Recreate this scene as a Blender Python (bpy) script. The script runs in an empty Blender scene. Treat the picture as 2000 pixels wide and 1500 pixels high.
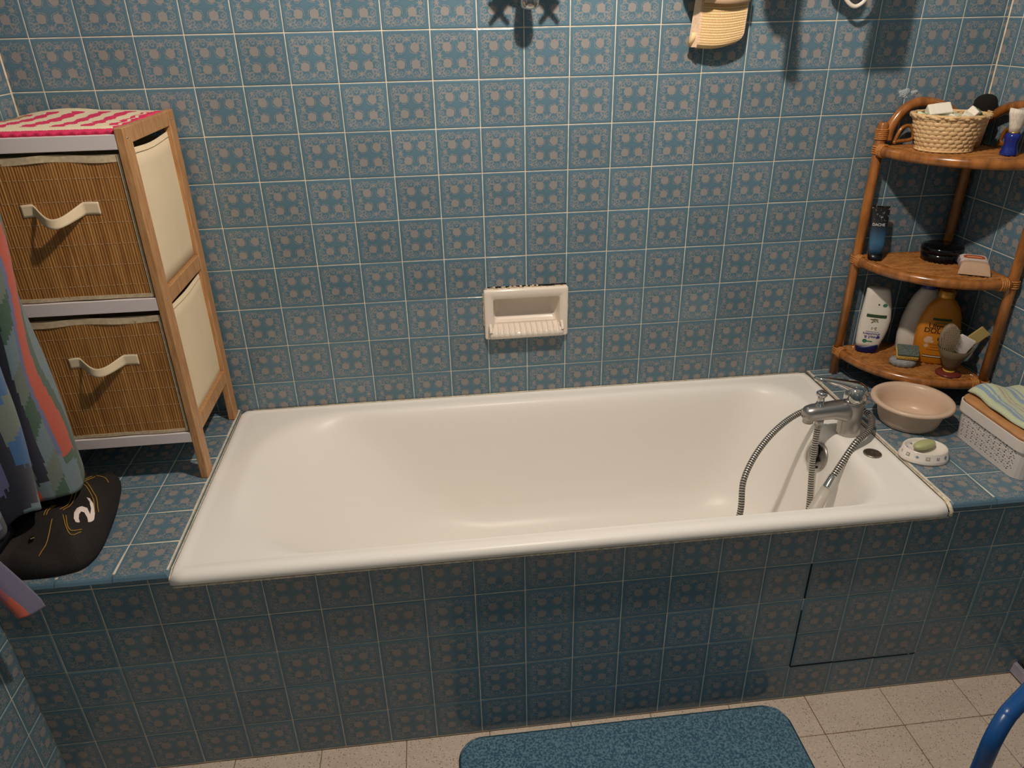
import bpy, bmesh, math, random
from mathutils import Vector, Matrix
from mathutils.bvhtree import BVHTree
random.seed(7)
SC = bpy.context.scene
COL = SC.collection
# ---------------------------------------------------------------- camera, world, lamp light, exposure
cd = bpy.data.cameras.new('camera'); cam = bpy.data.objects.new('camera', cd); COL.objects.link(cam)
cam.location = (-0.0228, -1.8861, 1.5741); cam.rotation_euler = (1.1003, 0.0183, -0.1136)
cd.sensor_width = 36; cd.lens = 25.631; cd.clip_start = 0.02; SC.camera = cam
wd = bpy.data.worlds.new('world'); SC.world = wd; wd.use_nodes = True
wd.node_tree.nodes['Background'].inputs[0].default_value = (0.02, 0.018, 0.015, 1)
SC.view_settings.view_transform = 'Standard'; SC.view_settings.look = 'None'
SC.view_settings.gamma = 1; SC.view_settings.use_curve_mapping = False
SC.view_settings.exposure = 0.18
LAMP = (0.27, -0.87, 2.28)
ld = bpy.data.lights.new('lamp_bulb_light', 'POINT'); ld.energy = 62; ld.color = (1.0, 0.855, 0.73); ld.shadow_soft_size = 0.032
lo = bpy.data.objects.new('lamp_bulb_light', ld); COL.objects.link(lo); lo.location = LAMP

# ---------------------------------------------------------------- helpers
def lin(c):
    return tuple(((v/255)/12.92 if v/255 <= 0.04045 else ((v/255+0.055)/1.055)**2.4) for v in c)
class NT:
    def __init__(s, mat): s.t = mat.node_tree; s.n = s.t.nodes; s.l = s.t.links
    def put(s, inp, v):
        if isinstance(v, bpy.types.NodeSocket): s.l.new(v, inp)
        elif isinstance(v, tuple) and len(v) == 3 and inp.type == 'RGBA': inp.default_value = v+(1,)
        else: inp.default_value = v
    def m(s, op, a, b=None, c=None):
        n = s.n.new('ShaderNodeMath'); n.operation = op
        for i, v in enumerate((a, b, c)):
            if v is not None: s.put(n.inputs[i], v)
        return n.outputs[0]
    def mix(s, f, a, b, mode='MIX'):
        n = s.n.new('ShaderNodeMix'); n.data_type = 'RGBA'; n.blend_type = mode
        s.put(n.inputs[0], f); s.put(n.inputs[6], a); s.put(n.inputs[7], b); return n.outputs[2]
    def noise(s, scale, vec=None, detail=2.0, rough=0.5):
        n = s.n.new('ShaderNodeTexNoise'); n.inputs['Scale'].default_value = scale
        n.inputs['Detail'].default_value = detail; n.inputs['Roughness'].default_value = rough
        if vec is not None: s.l.new(vec, n.inputs['Vector'])
        return n.outputs[0]
    def obj(s, scale=(1, 1, 1)):
        n = s.n.new('ShaderNodeTexCoord'); mp = s.n.new('ShaderNodeMapping'); mp.inputs['Scale'].default_value = scale
        s.l.new(n.outputs['Object'], mp.inputs['Vector']); return mp.outputs[0]
    def ramp(s, f, stops, interp='LINEAR'):
        n = s.n.new('ShaderNodeValToRGB'); n.color_ramp.interpolation = interp; e = n.color_ramp.elements
        while len(e) < len(stops): e.new(0.5)
        for k, (p, c) in enumerate(stops): e[k].position = p; e[k].color = tuple(c)+(1,) if len(c) == 3 else c
        s.l.new(f, n.inputs[0]); return n.outputs[0]
    def sst(s, v, lo_, hi):
        n = s.n.new('ShaderNodeMapRange'); n.interpolation_type = 'SMOOTHSTEP'
        s.put(n.inputs[0], v); n.inputs[1].default_value = lo_; n.inputs[2].default_value = hi; return n.outputs[0]
    def bump(s, h, strength, dist=0.001):
        n = s.n.new('ShaderNodeBump'); n.inputs['Strength'].default_value = strength; n.inputs['Distance'].default_value = dist
        s.l.new(h, n.inputs['Height']); return n.outputs[0]
def mat(name, rgb, rough=0.5, metal=0.0, spec=0.5, coat=0.0, var=0.0, vscale=40, bump=0.0, bscale=200, bdist=0.001, stretch=(1, 1, 1), trans=0.0, alpha=1.0, sss=0.0, ior=1.45):
    m = bpy.data.materials.new(name); m.use_nodes = True; t = NT(m); b = t.n['Principled BSDF']
    c = lin(rgb); b.inputs['Base Color'].default_value = c+(1,)
    b.inputs['Roughness'].default_value = rough; b.inputs['Metallic'].default_value = metal
    b.inputs['Specular IOR Level'].default_value = spec; b.inputs['Coat Weight'].default_value = coat
    b.inputs['Coat Roughness'].default_value = 0.1; b.inputs['Transmission Weight'].default_value = trans; b.inputs['Alpha'].default_value = alpha
    b.inputs['IOR'].default_value = ior
    if sss: b.inputs['Subsurface Weight'].default_value = sss; b.inputs['Subsurface Radius'].default_value = (0.01, 0.008, 0.006)
    if var:
        f = t.noise(vscale, t.obj(stretch), 3)
        k = t.sst(f, 0.3, 0.7)
        t.put(b.inputs['Base Color'], t.mix(k, tuple(max(0, v*(1-var)) for v in c), tuple(min(1, v*(1+var)) for v in c)))
    if bump:
        t.put(b.inputs['Normal'], t.bump(t.noise(bscale, t.obj(stretch), 3), bump, bdist))
    return m
def tile_mat(name, base, motif, rough=0.14):
    m = bpy.data.materials.new(name); m.use_nodes = True; t = NT(m); b = t.n['Principled BSDF']
    uv = t.n.new('ShaderNodeUVMap'); sp = t.n.new('ShaderNodeSeparateXYZ'); t.l.new(uv.outputs[0], sp.inputs[0])
    wn = t.n.new('ShaderNodeTexNoise'); wn.inputs['Scale'].default_value = 26; wn.inputs['Detail'].default_value = 1; t.l.new(uv.outputs[0], wn.inputs['Vector'])
    ws = t.n.new('ShaderNodeSeparateXYZ'); t.l.new(wn.outputs['Color'], ws.inputs[0])
    wu = t.m('MULTIPLY', t.m('SUBTRACT', ws.outputs[0], 0.5), 0.048); wv = t.m('MULTIPLY', t.m('SUBTRACT', ws.outputs[1], 0.5), 0.055)
    ax = t.m('ABSOLUTE', t.m('ADD', sp.outputs[0], wu)); ay = t.m('ABSOLUTE', t.m('ADD', sp.outputs[1], wv))
    p = t.m('MAXIMUM', ax, ay); q = t.m('MINIMUM', ax, ay)
    def dist(a, b_, ca, cb, sb=1.0):
        da = t.m('SUBTRACT', a, ca); db = t.m('MULTIPLY', t.m('SUBTRACT', b_, cb), sb)
        return t.m('SQRT', t.m('ADD', t.m('MULTIPLY', da, da), t.m('MULTIPLY', db, db)))
    def inside(d, r, s=0.010): return t.m('SUBTRACT', 1.0, t.sst(d, r-s, r+s))
    def ring(d, r, w): return inside(t.m('ABSOLUTE', t.m('SUBTRACT', d, r)), w, 0.006)
    d1 = dist(ax, ay, 0.165, 0.165)
    solid = inside(d1, 0.096, 0.006)
    def flower(a, b_, ca, cb, r0, r1, n):
        da = t.m('SUBTRACT', a, ca); db = t.m('SUBTRACT', b_, cb)
        th = t.m('ARCTAN2', db, da); rad = t.m('ADD', r0, t.m('MULTIPLY', t.m('COSINE', t.m('MULTIPLY', th, n)), r1))
        d = t.m('SQRT', t.m('ADD', t.m('MULTIPLY', da, da), t.m('MULTIPLY', db, db)))
        return inside(t.m('SUBTRACT', d, rad), 0.0, 0.006)
    solid = t.m('MAXIMUM', solid, flower(ax, ay, 0.358, 0.358, 0.042, 0.017, 5.0))
    solid = t.m('MAXIMUM', solid, flower(p, q, 0.338, 0.0, 0.048, 0.018, 6.0))
    lines = t.m('MULTIPLY', ring(d1, 0.122, 0.006), inside(t.m('ADD', ax, ay), 0.27, 0.02))
    lines = t.m('MAXIMUM', lines, ring(dist(p, q, 0.318, 0.165), 0.096, 0.010))
    lines = t.m('MAXIMUM', lines, ring(dist(ax, ay, 0.285, 0.285), 0.044, 0.010))
    lines = t.m('MAXIMUM', lines, ring(dist(p, q, 0.345, 0.170), 0.034, 0.008))
    lines = t.m('MAXIMUM', lines, ring(dist(p, q, 0.395, 0.262), 0.040, 0.008))
    lines = t.m('MAXIMUM', lines, t.m('MULTIPLY', ring(p, 0.428, 0.005), t.m('GREATER_THAN', t.m('SINE', t.m('MULTIPLY', q, 62.0)), 0.2)))
    brk = t.sst(t.noise(9, uv.outputs[0], 2), 0.42, 0.52)
    lines = t.m('MULTIPLY', lines, t.m('ADD', t.m('MULTIPLY', brk, 0.28), 0.66))
    edge = t.m('SUBTRACT', 1.0, t.sst(p, 0.435, 0.445))
    f = t.m('MULTIPLY', t.m('MAXIMUM', solid, lines), edge)
    oi = t.n.new('ShaderNodeObjectInfo')
    hv = t.n.new('ShaderNodeHueSaturation'); hv.inputs['Value'].default_value = 1.0
    t.put(hv.inputs['Value'], t.m('ADD', 0.93, t.m('MULTIPLY', oi.outputs['Random'], 0.14)))
    cloud = t.noise(3.0, uv.outputs[0], 3)
    bc = t.mix(t.m('MULTIPLY', cloud, 0.5), lin(base), tuple(v*0.72 for v in lin(base)))
    bc = t.mix(t.m('MULTIPLY', inside(d1, 0.150, 0.03), 0.22), bc, tuple(v*0.6 for v in lin(base)))
    t.put(hv.inputs['Color'], t.mix(f, bc, lin(motif)))
    t.put(b.inputs['Base Color'], hv.outputs[0])
    b.inputs['Roughness'].default_value = rough; b.inputs['Specular IOR Level'].default_value = 0.5
    t.put(b.inputs['Normal'], t.bump(t.noise(4.0, uv.outputs[0], 2), 0.06, 0.01))
    return m
def grain_mat(name, c1, c2, rough=0.35, stretch=(1, 1, 1), scale=30, coat=0.0, bump=0.15):
    m = bpy.data.materials.new(name); m.use_nodes = True; t = NT(m); b = t.n['Principled BSDF']
    f = t.noise(scale, t.obj(stretch), 4, 0.6); k = t.sst(f, 0.3, 0.7)
    t.put(b.inputs['Base Color'], t.mix(k, lin(c1), lin(c2))); b.inputs['Roughness'].default_value = rough
    b.inputs['Coat Weight'].default_value = coat; b.inputs['Coat Roughness'].default_value = 0.15
    if bump: t.put(b.inputs['Normal'], t.bump(f, bump, 0.001))
    return m
def attr_mat(name, rough=0.9, bump=0.6, bscale=450, vary=0.25, sheen=0.0):
    m = bpy.data.materials.new(name); m.use_nodes = True; t = NT(m); b = t.n['Principled BSDF']
    a = t.n.new('ShaderNodeVertexColor'); a.layer_name = 'Col'
    nz = t.noise(bscale*0.6, t.obj(), 2)
    hv = t.n.new('ShaderNodeHueSaturation'); t.put(hv.inputs['Value'], t.m('ADD', 1-vary, t.m('MULTIPLY', nz, 2*vary)))
    t.l.new(a.outputs[0], hv.inputs['Color']); t.put(b.inputs['Base Color'], hv.outputs[0])
    b.inputs['Roughness'].default_value = rough; b.inputs['Specular IOR Level'].default_value = 0.15; b.inputs['Sheen Weight'].default_value = sheen
    t.put(b.inputs['Normal'], t.bump(t.noise(bscale, t.obj(), 2), bump, 0.002)); return m

def new(name, me, m=None, parent=None, smooth=False):
    o = bpy.data.objects.new(name, me); COL.objects.link(o)
    if m is not None:
        for mm in (m if isinstance(m, (list, tuple)) else [m]): me.materials.append(mm)
    if parent is not None:
        o.parent = parent; o.location = -Vector(WO.get(parent.name, (0, 0, 0))); WO[o.name] = (0, 0, 0)
    if smooth: me.shade_smooth()
    return o
WO = {}
def pyd(name, v, f, m=None, parent=None, smooth=False, idx=None):
    me = bpy.data.meshes.new(name); me.from_pydata([tuple(a) for a in v], [], f); me.update()
    o = new(name, me, m, parent, smooth)
    if idx: me.polygons.foreach_set('material_index', idx)
    return o
def tag(o, label, cat, group=None):
    o['label'] = label; o['category'] = cat
    if group: o['group'] = group
    return o
def thing(name, label, cat, loc, group=None):
    o = bpy.data.objects.new(name, None); COL.objects.link(o); o.location = loc; o.empty_display_size = 0.02
    WO[o.name] = tuple(loc); return tag(o, label, cat, group)
def struct(o): o['kind'] = 'structure'; return o
def boxv(lo_, hi):
    x0, y0, z0 = lo_; x1, y1, z1 = hi
    return [(x0,y0,z0),(x1,y0,z0),(x1,y1,z0),(x0,y1,z0),(x0,y0,z1),(x1,y0,z1),(x1,y1,z1),(x0,y1,z1)], [(0,3,2,1),(4,5,6,7),(0,1,5,4),(1,2,6,5),(2,3,7,6),(3,0,4,7)]
def box(name, lo_, hi, m=None, parent=None, bev=0.0, seg=2, M=None, taper=None):
    bm = bmesh.new(); v, f = boxv(lo_, hi); vs = [bm.verts.new(a) for a in v]
    for a in f: bm.faces.new([vs[i] for i in a])
    if bev: bmesh.ops.bevel(bm, geom=list(bm.edges), offset=bev, segments=seg, affect='EDGES', profile=0.5)
    if M is not None: bmesh.ops.transform(bm, matrix=M, verts=bm.verts)
    me = bpy.data.meshes.new(name); bm.to_mesh(me); bm.free()
    return new(name, me, m, parent, bev > 0 and seg > 2)
def boxes(name, lst, m=None, parent=None):
    V = []; F = []
    for lo_, hi in lst:
        v, f = boxv(lo_, hi); b = len(V); V += v; F += [tuple(i+b for i in a) for a in f]
    return pyd(name, V, F, m, parent)
def loft(levels, cap0=False, cap1=False, closed=True):
    n = len(levels[0]); V = [p for L in levels for p in L]; F = []
    for i in range(len(levels)-1):
        for j in range(n if closed else n-1):
            k = (j+1) % n; F.append((i*n+j, i*n+k, (i+1)*n+k, (i+1)*n+j))
    if cap0: F.append(tuple(reversed(range(n))))
    if cap1: F.append(tuple((len(levels)-1)*n+j for j in range(n)))
    return V, F
def lathe(name, prof, c, m, parent=None, seg=40, sx=1.0, sy=1.0, rot=0.0, M=None, cap=True):
    L = []
    for r, z in prof:
        ring = []
        for k in range(seg):
            a = 2*math.pi*k/seg; x = r*sx*math.cos(a); y = r*sy*math.sin(a)
            p = Vector((x*math.cos(rot)-y*math.sin(rot), x*math.sin(rot)+y*math.cos(rot), z))
            if M is not None: p = M @ p
            ring.append((c[0]+p.x, c[1]+p.y, c[2]+p.z))
        L.append(ring)
    V, F = loft(L, cap, cap); return pyd(name, V, F, m, parent, True)
def crom(P, n=8, closed=False):
    P = [Vector(p) for p in P]; out = []; N = len(P)
    for i in range(N if closed else N-1):
        g = (lambda k: P[k % N]) if closed else (lambda k: P[min(max(k, 0), N-1)])
        a, b, c, d = g(i-1), g(i), g(i+1), g(i+2)
        for s in range(n):
            t = s/n; out.append(0.5*((2*b)+(c-a)*t+(2*a-5*b+4*c-d)*t*t+(3*b-a-3*c+d)*t*t*t))
    if not closed: out.append(P[-1])
    return out
def tubegeo(P, r, seg=10, closed=False, cap=True):
    P = [Vector(p) for p in P]; n = len(P); L = []; up = None
    for i, p in enumerate(P):
        if closed: tg = (P[(i+1) % n]-P[i-1])
        else: tg = P[min(i+1, n-1)]-P[max(i-1, 0)]
        tg = tg.normalized() if tg.length > 1e-9 else Vector((0, 0, 1))
        if up is None: up = Vector((0, 0, 1)) if abs(tg.z) < 0.9 else Vector((1, 0, 0))
        u = (up-tg*up.dot(tg)).normalized(); v = tg.cross(u); up = u
        rr_ = r[i] if isinstance(r, (list, tuple)) else r
        L.append([tuple(p+(u*math.cos(2*math.pi*k/seg)+v*math.sin(2*math.pi*k/seg))*rr_) for k in range(seg)])
    if closed: L.append(L[0])
    return loft(L, cap and not closed, cap and not closed)
def tube(name, P, r, m, parent=None, seg=10, closed=False):
    V, F = tubegeo(P, r, seg, closed); return pyd(name, V, F, m, parent, True)
def tubes(name, lst, m, parent=None, seg=8):
    V = []; F = []
    for P, r, cl in lst:
        v, f = tubegeo(P, r, seg, cl); b = len(V); V += v; F += [tuple(i+b for i in a) for a in f]
    return pyd(name, V, F, m, parent, True)
def rrect(x0, x1, y0, y1, rs, n=8):
    # rs = radii at (x0,y0),(x1,y0),(x1,y1),(x0,y1); counter-clockwise
    C4 = [(x0+rs[0], y0+rs[0], rs[0], math.pi), (x1-rs[1], y0+rs[1], rs[1], 1.5*math.pi), (x1-rs[2], y1-rs[2], rs[2], 0), (x0+rs[3], y1-rs[3], rs[3], 0.5*math.pi)]
    out = []
    for cx, cy, r, a in C4:
        for k in range(n+1): t = a+0.5*math.pi*k/n; out.append((cx+r*math.cos(t), cy+r*math.sin(t)))
    return out
def grid(name, fn, nu, nv, m, parent=None, smooth=True, colfn=None, thick=0.0, closed_u=False):
    V = []; F = []
    for j in range(nv+1):
        for i in range(nu+(0 if closed_u else 1)): V.append(fn(i/nu, j/nv))
    w = nu if closed_u else nu+1
    for j in range(nv):
        for i in range(nu): F.append((j*w+i, j*w+(i+1) % w, (j+1)*w+(i+1) % w, (j+1)*w+i))
    o = pyd(name, V, F, m, parent, smooth)
    if colfn:
        ca = o.data.color_attributes.new('Col', 'FLOAT_COLOR', 'CORNER')
        for pi, pl in enumerate(o.data.polygons):
            i = pi % nu; j = pi//nu; c = lin(colfn((i+0.5)/nu, (j+0.5)/nv))
            for li in pl.loop_indices: ca.data[li].color = c+(1,)
    if thick:
        md = o.modifiers.new('thickness', 'SOLIDIFY'); md.thickness = thick; md.offset = -1
    return o
def text_mesh(s, size, bold=0.018):
    cu = bpy.data.curves.new('t', 'FONT'); cu.body = s; cu.size = size; cu.align_x = 'CENTER'; cu.align_y = 'CENTER'; cu.resolution_u = 3; cu.offset = size*bold
    o = bpy.data.objects.new('t', cu); COL.objects.link(o); bpy.context.view_layer.update()
    me = bpy.data.meshes.new_from_object(o.evaluated_get(bpy.context.evaluated_depsgraph_get()))
    V = [tuple(v.co) for v in me.vertices]; F = [tuple(p.vertices) for p in me.polygons]
    bpy.data.objects.remove(o); bpy.data.curves.remove(cu); bpy.data.meshes.remove(me); return V, F
# ---------------------------------------------------------------- materials
TILE = tile_mat('blue_patterned_glaze', (95, 127, 144), (146, 143, 141))
GROUT = mat('cream_grout', (226, 214, 194), 0.85, var=0.12, vscale=60, bump=0.3, bscale=300)
PLASTER = mat('white_plaster', (232, 228, 220), 0.9)
TERRA = None
def terrazzo(name):
    m = bpy.data.materials.new(name); m.use_nodes = True; t = NT(m); b = t.n['Principled BSDF']
    gc = t.n.new('ShaderNodeNewGeometry'); pos = gc.outputs['Position']
    v1 = t.n.new('ShaderNodeTexVoronoi'); v1.inputs['Scale'].default_value = 330; t.l.new(pos, v1.inputs['Vector'])
    v2 = t.n.new('ShaderNodeTexVoronoi'); v2.inputs['Scale'].default_value = 200; t.l.new(pos, v2.inputs['Vector'])
    s1 = t.n.new('ShaderNodeSeparateColor'); t.l.new(v1.outputs['Color'], s1.inputs[0])
    s2 = t.n.new('ShaderNodeSeparateColor'); t.l.new(v2.outputs['Color'], s2.inputs[0])
    base = t.mix(t.noise(9, pos, 3), lin((204, 186, 168)), lin((222, 206, 190)))
    dark = t.m('MULTIPLY', t.m('GREATER_THAN', s1.outputs[0], 0.80), t.m('LESS_THAN', v1.outputs['Distance'], 0.40))
    light = t.m('MULTIPLY', t.m('GREATER_THAN', s2.outputs[1], 0.62), t.m('LESS_THAN', v2.outputs['Distance'], 0.42))
    c = t.mix(t.m('MULTIPLY', light, 0.5), base, lin((235, 222, 205)))
    c = t.mix(t.m('MULTIPLY', dark, t.m('ADD', 0.35, t.m('MULTIPLY', s1.outputs[2], 0.6))), c, lin((84, 70, 60)))
    t.put(b.inputs['Base Color'], c); b.inputs['Roughness'].default_value = 0.42
    return m
TERRA = terrazzo('speckled_terrazzo')
GROUTF = mat('brown_floor_joint', (128, 104, 82), 0.9, var=0.2)
DARKGAP = mat('open_joint_dark', (10, 9, 8), 0.9)
PORC = mat('white_enamel', (247, 243, 236), 0.34, spec=0.3)
PORC2 = mat('white_glazed_ceramic', (240, 228, 214), 0.12, spec=0.5)
CAULK = mat('yellowed_sealant', (228, 214, 188), 0.7, var=0.25, vscale=90, bump=0.4, bscale=150)
CHROME = mat('chrome', (205, 203, 200), 0.09, metal=1.0)
CHROME2 = mat('satin_chrome', (178, 174, 170), 0.36, metal=1.0, bump=0.05, bscale=90)
HOSEL = mat('hose_steel_light', (200, 196, 188), 0.3, metal=0.7)
HOSED = mat('hose_groove_dark', (62, 56, 50), 0.6)
RATTAN = grain_mat('varnished_rattan', (174, 110, 50), (128, 78, 32), 0.26, (1, 1, .25), 45, 0.4, 0.06)
WEAVE = grain_mat('woven_rattan', (188, 130, 70), (144, 92, 44), 0.5, (.3, 1, 1), 60, 0.0, 0.2)
WEAVD = mat('woven_rattan_gap', (84, 46, 18), 0.7)
CANE = grain_mat('cane_binding', (206, 140, 72), (160, 98, 44), 0.4, (1, 1, 1), 200)
BAMF = grain_mat('bamboo_frame', (196, 150, 102), (168, 120, 76), 0.45, (6, 6, 0.7), 30)
def slat_mat():
    m = bpy.data.materials.new('bamboo_slats'); m.use_nodes = True; t = NT(m); b = t.n['Principled BSDF']
    f = t.noise(260, t.obj((1, 0.001, 0.012)), 2, 0.7); g = t.noise(14, t.obj((3, 0.01, 1)), 3)
    c = t.mix(t.sst(f, 0.32, 0.68), lin((146, 98, 46)), lin((186, 136, 76)))
    c = t.mix(t.m('MULTIPLY', t.sst(g, 0.4, 0.75), 0.45), c, lin((118, 72, 30)))
    t.put(b.inputs['Base Color'], c); b.inputs['Roughness'].default_value = 0.5; return m
SLAT = slat_mat()
CREAM = mat('cream_canvas', (226, 208, 176), 0.9, var=0.02, vscale=14, bump=0.04, bscale=900)
TRIM = mat('cream_edging', (206, 188, 156), 0.9, var=0.12, vscale=120, bump=0.4, bscale=700)
WLAM = mat('white_laminate', (222, 214, 214), 0.4)
BLACKV = mat('dark_void', (16, 14, 12), 0.9)

# ---------------------------------------------------------------- tiling
P = 0.11; TS = 0.1072
MESHC = {}
def tile_geo(x0, x1, y0, y1, sides, th=0.007):
    # sides: (left, right, bottom, top) -> (inset, drop)
    l, r, b, t_ = sides
    def ringp(k, zk):
        X0 = x0+l[0]*k; X1 = x1-r[0]*k; Y0 = y0+b[0]*k; Y1 = y1-t_[0]*k
        return [(X0, Y0, -max(l[1], b[1])*zk), (X1, Y0, -max(r[1], b[1])*zk), (X1, Y1, -max(r[1], t_[1])*zk), (X0, Y1, -max(l[1], t_[1])*zk)]
    base = [(x0, y0, -th-0.004), (x1, y0, -th-0.004), (x1, y1, -th-0.004), (x0, y1, -th-0.004)]
    L = [base, ringp(0, 1.0), ringp(0.30, 0.42), ringp(0.65, 0.11), ringp(1.0, 0.0)]
    V, F = loft(L, False, True); return V, F
NS = (0.0026, 0.0011); BN = (0.011, 0.010)
def uvmesh(name, V, F, UV):
    me = bpy.data.meshes.new(name); me.from_pydata(V, [], F); ul = me.uv_layers.new(name='UVMap')
    for lp in me.loops: ul.data[lp.index].uv = UV[lp.vertex_index]
    me.materials.append(TILE); me.update(); return me
def tiling(parent, M, us, vs, single, name='wall_tile', skip=None, sidef=None, g=0.0024, tilt=0.12, clip=None):
    """us / vs: joint positions with (nominal cell start, lo, hi) tuples; one object per tile where single() says so, the rest joined."""
    V = []; F = []; UV = []
    for (un, u0, u1) in us:
        for (vn, v0, v1) in vs:
            if skip and skip(u0, u1, v0, v1): continue
            cu, cv = un+P/2, vn+P/2
            sd = sidef(u0, u1, v0, v1) if sidef else (NS, NS, NS, NS)
            a0, a1, b0, b1 = [round(v, 4) for v in (u0-cu+g/2, u1-cu-g/2, v0-cv+g/2, v1-cv-g/2)]
            if a1-a0 < 0.003 or b1-b0 < 0.003: continue
            if min(a1-a0, b1-b0) < 0.014: sd = tuple((min(s[0], 0.0015), min(s[1], 0.001)) for s in sd)
            if single(cu, cv):
                key = (a0, a1, b0, b1, sd)
                if key not in MESHC:
                    v, f = tile_geo(a0, a1, b0, b1, sd); MESHC[key] = uvmesh('tile', v, f, [(x/TS, y/TS) for x, y, z in v])
                o = bpy.data.objects.new(name, MESHC[key]); COL.objects.link(o); o.parent = parent
                T = Matrix.Translation((cu, cv, random.uniform(-0.0003, 0.0002)))
                R = Matrix.Rotation(math.radians(random.gauss(0, tilt)), 4, 'X') @ Matrix.Rotation(math.radians(random.gauss(0, tilt)), 4, 'Y')
                o.matrix_local = M @ T @ R
            else:
                v, f = tile_geo(a0, a1, b0, b1, sd); bb = len(V)
                for x, y, z in v: V.append(tuple(M @ Vector((x+cu, y+cv, z)))); UV.append((x/TS, y/TS))
                F += [tuple(i+bb for i in a) for a in f]
    if V:
        o = bpy.data.objects.new(name+'s_beyond', uvmesh(name+'s_beyond', V, F, UV)); COL.objects.link(o); o.parent = parent; o['kind'] = 'stuff'
def cells(start, pitch, lo_, hi):
    out = []; k = math.floor((lo_-start)/pitch+1e-6)
    while start+k*pitch < hi-1e-6:
        a = start+k*pitch; out.append((a, max(a, lo_), min(a+pitch, hi))); k += 1
    return out
XL, XR, YF, ZC = -0.950, 1.441, -2.55, 2.55      # left wall, right wall, front wall, ceiling
ZL = 0.588                                         # ledge top
DA = 0.673                                         # apron plane
MB = Matrix(((1,0,0,0),(0,0,-1,0),(0,1,0,0),(0,0,0,1)))
ML = Matrix(((0,0,1,XL),(1,0,0,0),(0,1,0,0),(0,0,0,1)))
MR = Matrix(((0,0,-1,XR),(-1,0,0,0),(0,1,0,0),(0,0,0,1)))
MA = Matrix(((1,0,0,0),(0,0,-1,-DA),(0,1,0,0),(0,0,0,1)))
MG = Matrix(((1,0,0,0),(0,1,0,0),(0,0,1,ZL),(0,0,0,1)))
GD = 0.0016
# back wall with a recess for the soap holder (x .11-.33, z .774-.884)
wb = struct(boxes('wall_back', [((XL-0.1, GD, -0.1), (0.112, 0.12, ZC)), ((0.328, GD, -0.1), (XR+0.1, 0.12, ZC)), ((0.112, GD, -0.1), (0.328, 0.12, 0.777)), ((0.112, GD, 0.882), (0.328, 0.12, ZC)), ((0.112, 0.06, 0.777), (0.328, 0.12, 0.882))], GROUT))
usb = cells(0, P, XL, 1.430)+[(1.430-0.05, 1.430, XR)]
vsb = cells(1.324-15*P, P, 0.57, ZC)
tiling(wb, MB, usb, vsb, lambda u, v: v < 1.70, skip=lambda a, b, c, d: a > 0.10 and b < 0.34 and c > 0.76 and d < 0.89)
wl = struct(boxes('wall_left', [((XL-0.12, YF, -0.1), (XL-GD, GD, ZC))], GROUT))
tiling(wl, ML, cells(-0.729+3*P, P, YF, -0.001), cells(0.003, P, 0, ZC), lambda u, v: (u > -0.95 and v < 0.62 and u < -0.66) or (u > -0.25 and 1.2 < v < 1.75))
wr = struct(boxes('wall_right', [((XR+GD, YF, -0.1), (XR+0.12, GD, ZC))], GROUT))
tiling(wr, MR, cells(0.048, P, 0.001, -YF), cells(0.003, P, 0, ZC), lambda u, v: u < 0.80 and v < 1.75)
wf = struct(boxes('wall_front', [((XL-0.1, YF-0.1, -0.1), (XR+0.1, YF-GD, ZC))], GROUT))
MF = Matrix(((-1,0,0,0),(0,0,1,YF),(0,1,0,0),(0,0,0,1)))
tiling(wf, MF, cells(0.048, P, -XR, -XL), cells(0.003, P, 0, ZC), lambda u, v: False)
cl = struct(boxes('ceiling', [((XL-0.1, YF-0.1, ZC), (XR+0.1, 0.12, ZC+0.1))], PLASTER))
fl = struct(boxes('floor', [((XL-0.1, YF-0.1, -0.1), (XR+0.1, 0.12, -0.0012))], GROUTF))
FP = 0.2025
V = []; F = []
for (un, u0, u1) in cells(1.246-12*FP, FP, XL, XR):
    for (vn, v0, v1) in cells(-0.784-10*FP, FP, YF, -0.671):
        one = v1 > -1.25
        cx, cy = (u0+u1)/2, (v0+v1)/2; hx, hy = (u1-u0)/2-0.0010, (v1-v0)/2-0.0010
        v, f = loft([[(-hx,-hy,-0.004),(hx,-hy,-0.004),(hx,hy,-0.004),(-hx,hy,-0.004)], [(-hx,-hy,-0.0008),(hx,-hy,-0.0008),(hx,hy,-0.0008),(-hx,hy,-0.0008)], [(-hx+.0012,-hy+.0012,0),(hx-.0012,-hy+.0012,0),(hx-.0012,hy-.0012,0),(-hx+.0012,hy-.0012,0)]], False, True)
        if one:
            key = ('fl', round(hx, 4), round(hy, 4))
            if key not in MESHC:
                me = bpy.data.meshes.new('floor_tile'); me.from_pydata(v, [], f); me.materials.append(TERRA); MESHC[key] = me
            o = bpy.data.objects.new('floor_tile', MESHC[key]); COL.objects.link(o); o.parent = fl; o.location = (cx, cy, random.uniform(-.0003, .0002))
        else:
            b = len(V); V += [(x+cx, y+cy, z) for x, y, z in v]; F += [tuple(i+b for i in a) for a in f]
o = pyd('floor_tiles_beyond', V, F, TERRA, fl); o['kind'] = 'stuff'
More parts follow.
